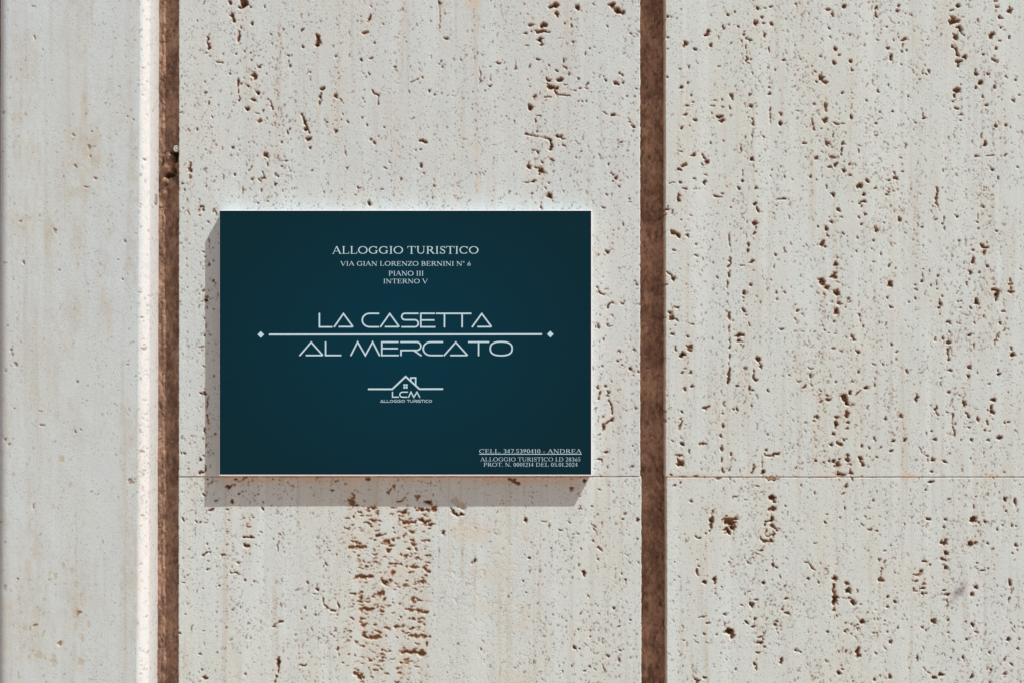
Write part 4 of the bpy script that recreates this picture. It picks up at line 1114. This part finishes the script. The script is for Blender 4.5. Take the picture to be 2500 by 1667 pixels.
SER = {
    'A': (0.92, [('l', .1, 0, .44, 1, t_), ('l', .43, 1, .80, 0, T_), ('l', .22, .35, .66, .35, t_), ('s', .1, 0, .1), ('s', .80, 0, .13)]),
    'B': (0.80, stem(.2) + [('l', .2, .97, .42, .97, t_), ('l', .2, .52, .45, .52, t_), ('l', .2, .03, .45, .03, t_), ('a', .42, .745, .2, .225, -90, 90, t_, T_), ('a', .45, .275, .25, .245, -90, 90, t_, T_)]),
    'C': (0.93, [('a', .5, .5, .41, .475, 42, 318, t_, T_), ('l', .82, .68, .82, .97, t_)]),
    'D': (0.98, stem(.2) + [('l', .2, .97, .42, .97, t_), ('l', .2, .03, .42, .03, t_), ('a', .42, .5, .44, .47, -90, 90, t_, T_)]),
    'E': (0.80, stem(.2) + [('l', .2, .97, .66, .97, t_), ('l', .2, .52, .54, .52, t_), ('l', .2, .03, .70, .03, t_), ('l', .66, .98, .67, .77, t_), ('l', .54, .62, .54, .42, t_), ('l', .70, .02, .73, .25, t_)]),
    'G': (1.00, [('a', .5, .5, .41, .475, 42, 325, t_, T_), ('l', .81, .68, .81, .97, t_), ('l', .80, .08, .80, .42, T_), ('s', .80, .42, .15)]),
    'I': (0.42, stem(.21)),
    'L': (0.78, stem(.2) + [('l', .2, .03, .68, .03, t_), ('l', .68, .02, .71, .28, t_)]),
    'N': (0.98, [('l', .18, 0, .18, 1, t_), ('l', .16, .98, .80, .02, T_), ('l', .80, 0, .80, 1, t_), ('s', .18, 0, .12), ('s', .12, 1, .1), ('s', .80, 1, .12)]),
    'O': (1.02, [('a', .5, .5, .42, .475, 0, 360, t_, T_)]),
    'P': (0.76, stem(.2) + [('l', .2, .97, .42, .97, t_), ('l', .2, .47, .42, .47, t_), ('a', .42, .72, .24, .25, -90, 90, t_, T_)]),
    'R': (0.88, stem(.2) + [('l', .2, .97, .42, .97, t_), ('l', .2, .50, .42, .50, t_), ('a', .42, .735, .23, .235, -90, 90, t_, T_), ('l', .42, .50, .76, .03, T_), ('l', .74, .03, .88, .03, t_)]),
    'S': (0.66, [('a', .34, .75, .21, .225, 20, 235, t_, t_ * 1.5), ('l', .19, .62, .5, .40, T_), ('a', .34, .255, .23, .23, -160, 38, t_, t_ * 1.5), ('l', .55, .72, .55, .97, t_), ('l', .1, .03, .1, .3, t_)]),
    'T': (0.84, [('l', .42, 0, .42, 1, T_), ('s', .42, 0, .14), ('l', .05, .97, .79, .97, t_), ('l', .05, .99, .04, .74, t_), ('l', .79, .99, .80, .74, t_)]),
    'U': (0.96, [('l', .2, .34, .2, 1, T_), ('l', .77, .34, .77, 1, t_), ('a', .485, .34, .285, .315, 180, 360, t_, T_ * .8), ('s', .2, 1, .14), ('s', .77, 1, .12)]),
    'V': (0.90, [('l', .12, 1, .45, 0, T_), ('l', .46, 0, .80, 1, t_), ('s', .12, 1, .13), ('s', .80, 1, .11)]),
    'Z': (0.76, [('l', .1, .97, .66, .97, t_), ('l', .64, .96, .10, .04, T_), ('l', .08, .03, .68, .03, t_), ('l', .1, .98, .08, .76, t_), ('l', .68, .02, .71, .26, t_)]),
    '0': (0.60, [('a', .3, .5, .21, .475, 0, 360, t_, T_)]),
    '1': (0.46, [('l', .24, 0, .24, 1, T_), ('s', .24, 0, .14), ('l', .08, .84, .22, .96, t_)]),
    '2': (0.60, [('a', .3, .72, .19, .25, -35, 165, t_, T_), ('l', .46, .58, .1, .07, t_ * 1.3), ('l', .07, .05, .54, .05, T_ * .8)]),
    '3': (0.58, [('a', .27, .755, .19, .22, -90, 150, t_, T_), ('a', .27, .28, .22, .255, -150, 90, t_, T_)]),
    '4': (0.60, [('l', .38, 0, .38, 1, T_), ('l', .36, .97, .04, .3, t_), ('l', .03, .28, .56, .28, t_)]),
    '5': (0.58, [('l', .14, .95, .50, .95, T_ * .8), ('l', .15, .97, .12, .55, t_), ('a', .27, .31, .21, .28, -150, 120, t_, T_)]),
    '6': (0.60, [('a', .3, .3, .21, .27, 0, 360, t_, T_), ('l', .11, .34, .42, .98, t_ * 1.3)]),
    '7': (0.56, [('l', .06, .95, .50, .95, T_ * .8), ('l', .50, .95, .22, 0, T_ * .8)]),
    '8': (0.60, [('a', .3, .755, .17, .21, 0, 360, t_, T_ * .8), ('a', .3, .28, .21, .25, 0, 360, t_, T_)]),
    '9': (0.60, [('a', .3, .7, .21, .27, 0, 360, t_, T_), ('l', .49, .66, .18, .02, t_ * 1.3)]),
    '.': (0.26, [('l', .13, 0, .13, .13, .14)]),
    '-': (0.42, [('l', .06, .33, .36, .33, t_ * 1.4)]),
    '\u00b0': (0.40, [('a', .2, .84, .12, .14, 0, 360, t_, t_)]),
    ' ': (0.34, []),
}


def set_line(text, x0, x1, ytop, ybot, font=SER, wmul=1.0, name='text_line', parent=None):
    """one line of writing fitted between x0..x1 with capitals between ytop..ybot (photograph pixels)"""
    ink = Ink()
    tot = sum(font[c][0] for c in text)
    h = ybot - ytop
    k = (x1 - x0) / (tot - 0.1)
    cx = x0 - 0.05 * k
    for ch in text:
        adv, prims = font[ch]

        def P(x, y):
            return (cx + x * k, ybot - y * h)
        for p in prims:
            if p[0] == 'l':
                _, xa, ya, xb, yb, wd = p
                A, B = P(xa, ya), P(xb, yb)
                hor = abs(A[1] - B[1]) < abs(A[0] - B[0]) * 0.35
                ww = wd * (h if hor else (h * .45 + k * .55)) * wmul
                ink.line([A, B], ww)
            elif p[0] == 's':
                _, xa, ya, half = p
                yv = 0.025 if ya < 0.5 else 0.975
                if ya == .42: yv = .42
                ink.line([P(xa - half, yv), P(xa + half, yv)], t_ * .85 * h * wmul)
            else:
                _, ax, ay, rx, ry, a0, a1, th, tk = p
                n = max(int(abs(a1 - a0) / 15), 6)
                full = abs(a1 - a0) >= 359
                pts = arcp(ax, ay, rx - th * .3, ry - th * .3, a0, a1, n)
                if full: pts = pts[:-1]
                ws = []
                for q in range(len(pts)):
                    a = R(a0 + (a1 - a0) * q / n)
                    ws.append((th + (tk - th) * abs(math.cos(a)) ** 1.3) * (h * .45 + k * .55) * wmul)
                ink.line([P(*q) for q in pts], ws, close=full)
        cx += adv * k
    o = ink.build(name, parent)
    return o


set_line('ALLOGGIO TURISTICO', 812, 1168.4, 601.8, 620.2)['label'] = 'serif title ALLOGGIO TURISTICO'
set_line('VIA GIAN LORENZO BERNINI N\u00b0 6', 831.8, 1148.8, 638.4, 649.4, wmul=.95)['label'] = 'street address in serif capitals'
set_line('PIANO III', 948.8, 1034, 662, 673.6, wmul=.95)['label'] = 'floor line PIANO III'
set_line('INTERNO V', 936, 1043.8, 681.3, 692.2, wmul=.95)['label'] = 'line INTERNO V'
set_line('CELL. 347.5390410 - ANDREA', 1170, 1419.3, 1095.4, 1105.6, wmul=.9)['label'] = 'telephone line in the lower right corner'
set_line('ALLOGGIO TURISTICO I.D 28365', 1173.3, 1416.9, 1115.4, 1125.3, wmul=.8)['label'] = 'registration line in the lower right corner'
set_line('PROT. N. 0001214 DEL 05.01.2024', 1180.8, 1410.3, 1128.6, 1138.0, wmul=.85)['label'] = 'protocol number line in the lower right corner'
ul = Ink()
ul.line([(1170, 1107.9), (1420, 1107.9)], 1.5)
ul.build('underline')

# the wide line-drawn capitals, traced stroke by stroke
WS = 3.986


def b1(x, y):
    return (700 + x / WS, 740 + y / WS)


def wide(strokes, name, label):
    ink = Ink()
    for st in strokes:
        cl = False
        if st[0] == 'c':
            cl, st = True, st[1:]
        ink.line([b1(*p) for p in st], 3.6, close=cl)
    o = ink.build(name)
    o['label'] = label
    return o


def A_(x0, xm, x1, yt, yb, bx):
    return [[(x0, yb), (xm, yt), (x1, yb - 4)], [(bx, yb - 5), (x1 - 4, yb - 5)]]


def C_(xr_, xl_, yt, yb):
    ym, ry = (yt + yb) / 2, (yb - yt) / 2
    return [[(xr_, yt)] + arcp(xl_ + 72, ym, 72, ry, 270, 90, 14) + [(xr_ - 2, yb)]]


row1 = [[(318, 97), (318, 232), (445, 232)]]
row1 += A_(460, 552, 645, 104, 235, 505)
row1 += C_(900, 735, 102, 232)
row1 += A_(910, 1003, 1095, 104, 235, 955)
row1 += [[(1282, 102), (1150, 102)] + arcp(1150, 133, 31, 31, 270, 90, 10) + [(1150, 164), (1246, 164)] + arcp(1246, 198, 34, 34, -90, 90, 10) + [(1246, 232), (1115, 232)]]
row1 += [[(1442, 102), (1305, 102), (1305, 232), (1447, 232)], [(1313, 166), (1438, 166)]]
row1 += [[(1452, 102), (1797, 102)], [(1535, 108), (1535, 237)], [(1707, 108), (1707, 237)]]
row1 += A_(1803, 1898, 1993, 104, 235, 1855)
wide(row1, 'text_line', 'wide thin capitals LA CASETTA')
row2 = A_(124, 238, 352, 380, 512, 185)
row2 += [[(378, 373), (378, 507), (532, 507)]]
row2 += [[(622, 512), (690, 378), (765, 508), (836, 378), (905, 512)]]
row2 += [[(1088, 378), (925, 378), (925, 507), (1090, 507)], [(933, 440), (1083, 440)]]
row2 += [[(1105, 378), (1265, 378)] + arcp(1265, 418, 40, 40, -90, 90, 12) + [(1265, 458), (1112, 458), (1112, 513)], [(1235, 458), (1312, 511)]]
row2 += C_(1522, 1328, 378, 507)
row2 += A_(1528, 1645, 1760, 380, 512, 1590)
row2 += [[(1765, 378), (1970, 378)], [(1867, 384), (1867, 513)]]
row2 += [['c'] + arcp(2087, 442, 108, 68, 0, 345, 23, 0.8)]
row2[-1] = ['c'] + arcp(2087, 442, 107, 67, 0, 345, 23, 0.8)
wide(row2, 'text_line', 'wide thin capitals AL MERCATO')

rule = Ink()
rule.line([(656.5, 816.6), (1323.2, 815.9)], 4.4)
rule.build('rule_line')
for cx, cy in ((636.7, 816.8), (1343.6, 815.9)):
    dm = Ink()
    dm.poly([(cx - 8, cy), (cx, cy - 8), (cx + 8, cy), (cx, cy + 8)])
    dm.build('diamond')

# house emblem
LG = 10.69


def b2(x, y):
    return (880 + x / LG, 900 + y / LG)


em = Ink()
em.line([b2(*p) for p in ((195, 527), (830, 527), (1180, 198), (1540, 525), (2158, 523))], 4.1)
em.build('roof_line')
em = Ink()
em.line([b2(*p) for p in ((1315, 305), (1315, 232), (1441, 232), (1441, 420))], 3.4)
em.build('chimney_outline')
em = Ink()
for cx, cy in ((1146, 422), (1205, 422), (1146, 484), (1205, 484)):
    em.poly([b2(cx - 25, cy - 25), b2(cx + 25, cy - 25), b2(cx + 25, cy + 25), b2(cx - 25, cy + 25)])
em.build('window_emblem')
em = Ink()
em.line([b2(*p) for p in ((836, 592), (836, 733), (1002, 733))], 2.9)
em.line([b2(*p) for p in [(1240, 602), (1110, 602)] + arcp(1105, 668, 78, 66, 270, 90, 12) + [(1225, 734)]], 2.8)
em.line([b2(*p) for p in ((1252, 745), (1318, 600), (1392, 738), (1476, 600), (1550, 745))], 2.8)
em.build('text_line')['label'] = 'emblem letters LCM'

w_ = 0.16
SAN = {
    'A': (1.3, [('l', .05, 0, .6, 1, w_), ('l', .6, 1, 1.15, 0, w_), ('l', .38, .07, 1.12, .07, w_)]),
    'L': (1.05, [('l', .12, 0, .12, 1, w_), ('l', .12, .07, .98, .07, w_)]),
    'O': (1.35, [('a', .65, .5, .55, .46, 0, 360, w_, w_)]),
    'G': (1.3, [('a', .62, .5, .52, .46, 55, 305, w_, w_), ('l', .9, .07, 1.1, .07, w_), ('l', 1.1, .07, 1.1, .48, w_), ('l', .75, .48, 1.15, .48, w_), ('l', .8, .95, 1.1, .95, w_)]),
    'I': (0.35, [('l', .15, 0, .15, 1, w_)]),
    'T': (1.15, [('l', .02, .94, 1.1, .94, w_), ('l', .56, 0, .56, .92, w_)]),
    'U': (1.3, [('l', .12, .4, .12, 1, w_), ('l', 1.1, .4, 1.1, 1, w_), ('a', .61, .4, .49, .36, 180, 360, w_, w_)]),
    'R': (1.2, [('l', .05, .94, .85, .94, w_), ('a', .85, .7, .25, .24, -90, 90, w_, w_), ('l', .12, .45, .85, .45, w_), ('l', .12, 0, .12, .45, w_), ('l', .75, .45, 1.1, 0, w_)]),
    'S': (1.15, [('l', .3, .94, 1.08, .94, w_), ('a', .3, .73, .2, .21, 90, 270, w_, w_), ('l', .3, .51, .85, .51, w_), ('a', .85, .29, .2, .22, -90, 90, w_, w_), ('l', .08, .07, .85, .07, w_)]),
    'C': (1.2, [('a', .55, .5, .47, .46, 60, 300, w_, w_), ('l', .7, .95, 1.1, .95, w_), ('l', .7, .05, 1.1, .05, w_)]),
    ' ': (0.55, []),
}
set_line('ALLOGGIO TURISTICO', 928.6, 1055, 975.2, 981.9, font=SAN, wmul=0.95)['label'] = 'tiny wide capitals under the emblem'

# ------------------------------------------------------------------ small things in the joint
import bmesh


def lathe(name, profile, cx, cy, m, parent=None, seg=20):
    """profile [(radius, depth)] in pixels, axis towards the viewer"""
    v, f = [], []
    for r, d in profile:
        for k in range(seg):
            a = 2 * math.pi * k / seg
            wob = 1 + 0.04 * math.sin(a * 3 + r)
            v.append(wp(cx + r * wob * math.cos(a), cy + r * wob * math.sin(a), d))
    for i in range(len(profile) - 1):
        for k in range(seg):
            a, b = i * seg + k, i * seg + (k + 1) % seg
            f.append((a, b, b + seg, a + seg))
    f.append(tuple(range((len(profile) - 1) * seg, len(profile) * seg)))
    o = mesh_obj(name, v, f, m, parent, smooth=True)
    bm = bmesh.new()
    bm.from_mesh(o.data)
    bmesh.ops.recalc_face_normals(bm, faces=bm.faces)
    bm.to_mesh(o.data)
    bm.free()
    return o


M_PLUG = plain('grey_nylon', (0.42, 0.42, 0.38), 0.5, 0.4, 900, 0.15)
M_DARK = plain('dark_recess', (0.12, 0.11, 0.10), 0.8, 0.2, 700, 0.2)
px_, py_ = 429.5, 363.0
plug = empty('wall_plug', wp(px_, py_, -30))
tag(plug, 'small round grey plug stuck in the brown joint left of the plaque', 'wall plug')
lathe('shaft', [(5.5, -34), (5.5, -12), (6.2, -10)], px_, py_, M_PLUG, plug)
hd = lathe('head', [(6.4, -10.3), (8.0, -9), (8.3, -6.5), (7.6, -4.2), (6.0, -3.2), (5.0, -3.6), (4.5, -4.6), (3.4, -4.8), (2.6, -3.4), (1.2, -2.8), (0.1, -2.8)], px_, py_, M_PLUG, plug)

clip = box_mesh('grey_clip', 378.2, 381.8, 474, 497, -12, 8, plain('grey_metal', (0.30, 0.29, 0.28), 0.45, 0.5, 800, 0.15), None, bevel=0.6)
tag(clip, 'tiny grey clip on the side of the pilaster below the round plug', 'clip')

# ------------------------------------------------------------------ the unseen pavement the wall stands on, added for its warm bounce
m, nt_, b_ = new_mat('sandy_paving')
geo = N(nt_, 'ShaderNodeNewGeometry')
f1 = noise(nt_, geo.outputs['Position'], 3, 5, .6)
f2 = noise(nt_, geo.outputs['Position'], 120, 3, .6)
cc = mixc(nt_, ramp(nt_, f1, 0.35, 0.65), (0.52, 0.34, 0.25), (0.46, 0.30, 0.22))
cc = mixc(nt_, math_n(nt_, 'MULTIPLY', ramp(nt_, f2, 0.4, 0.7), 0.4), cc, (0.30, 0.22, 0.17))
nt_.links.new(cc, b_.inputs['Base Color'])
b_.inputs['Roughness'].default_value = 0.9
gz = (CYP - BOT) * PX + 0.004
gv = [(-60, -120, gz), (60, -120, gz), (60, 60, gz), (-60, 60, gz)]
g = mesh_obj('pavement', gv, [(0, 1, 2, 3)], m)
tag(g, 'unseen sandy pavement at the foot of the wall, added for warm bounce', kind='structure')
print('done')
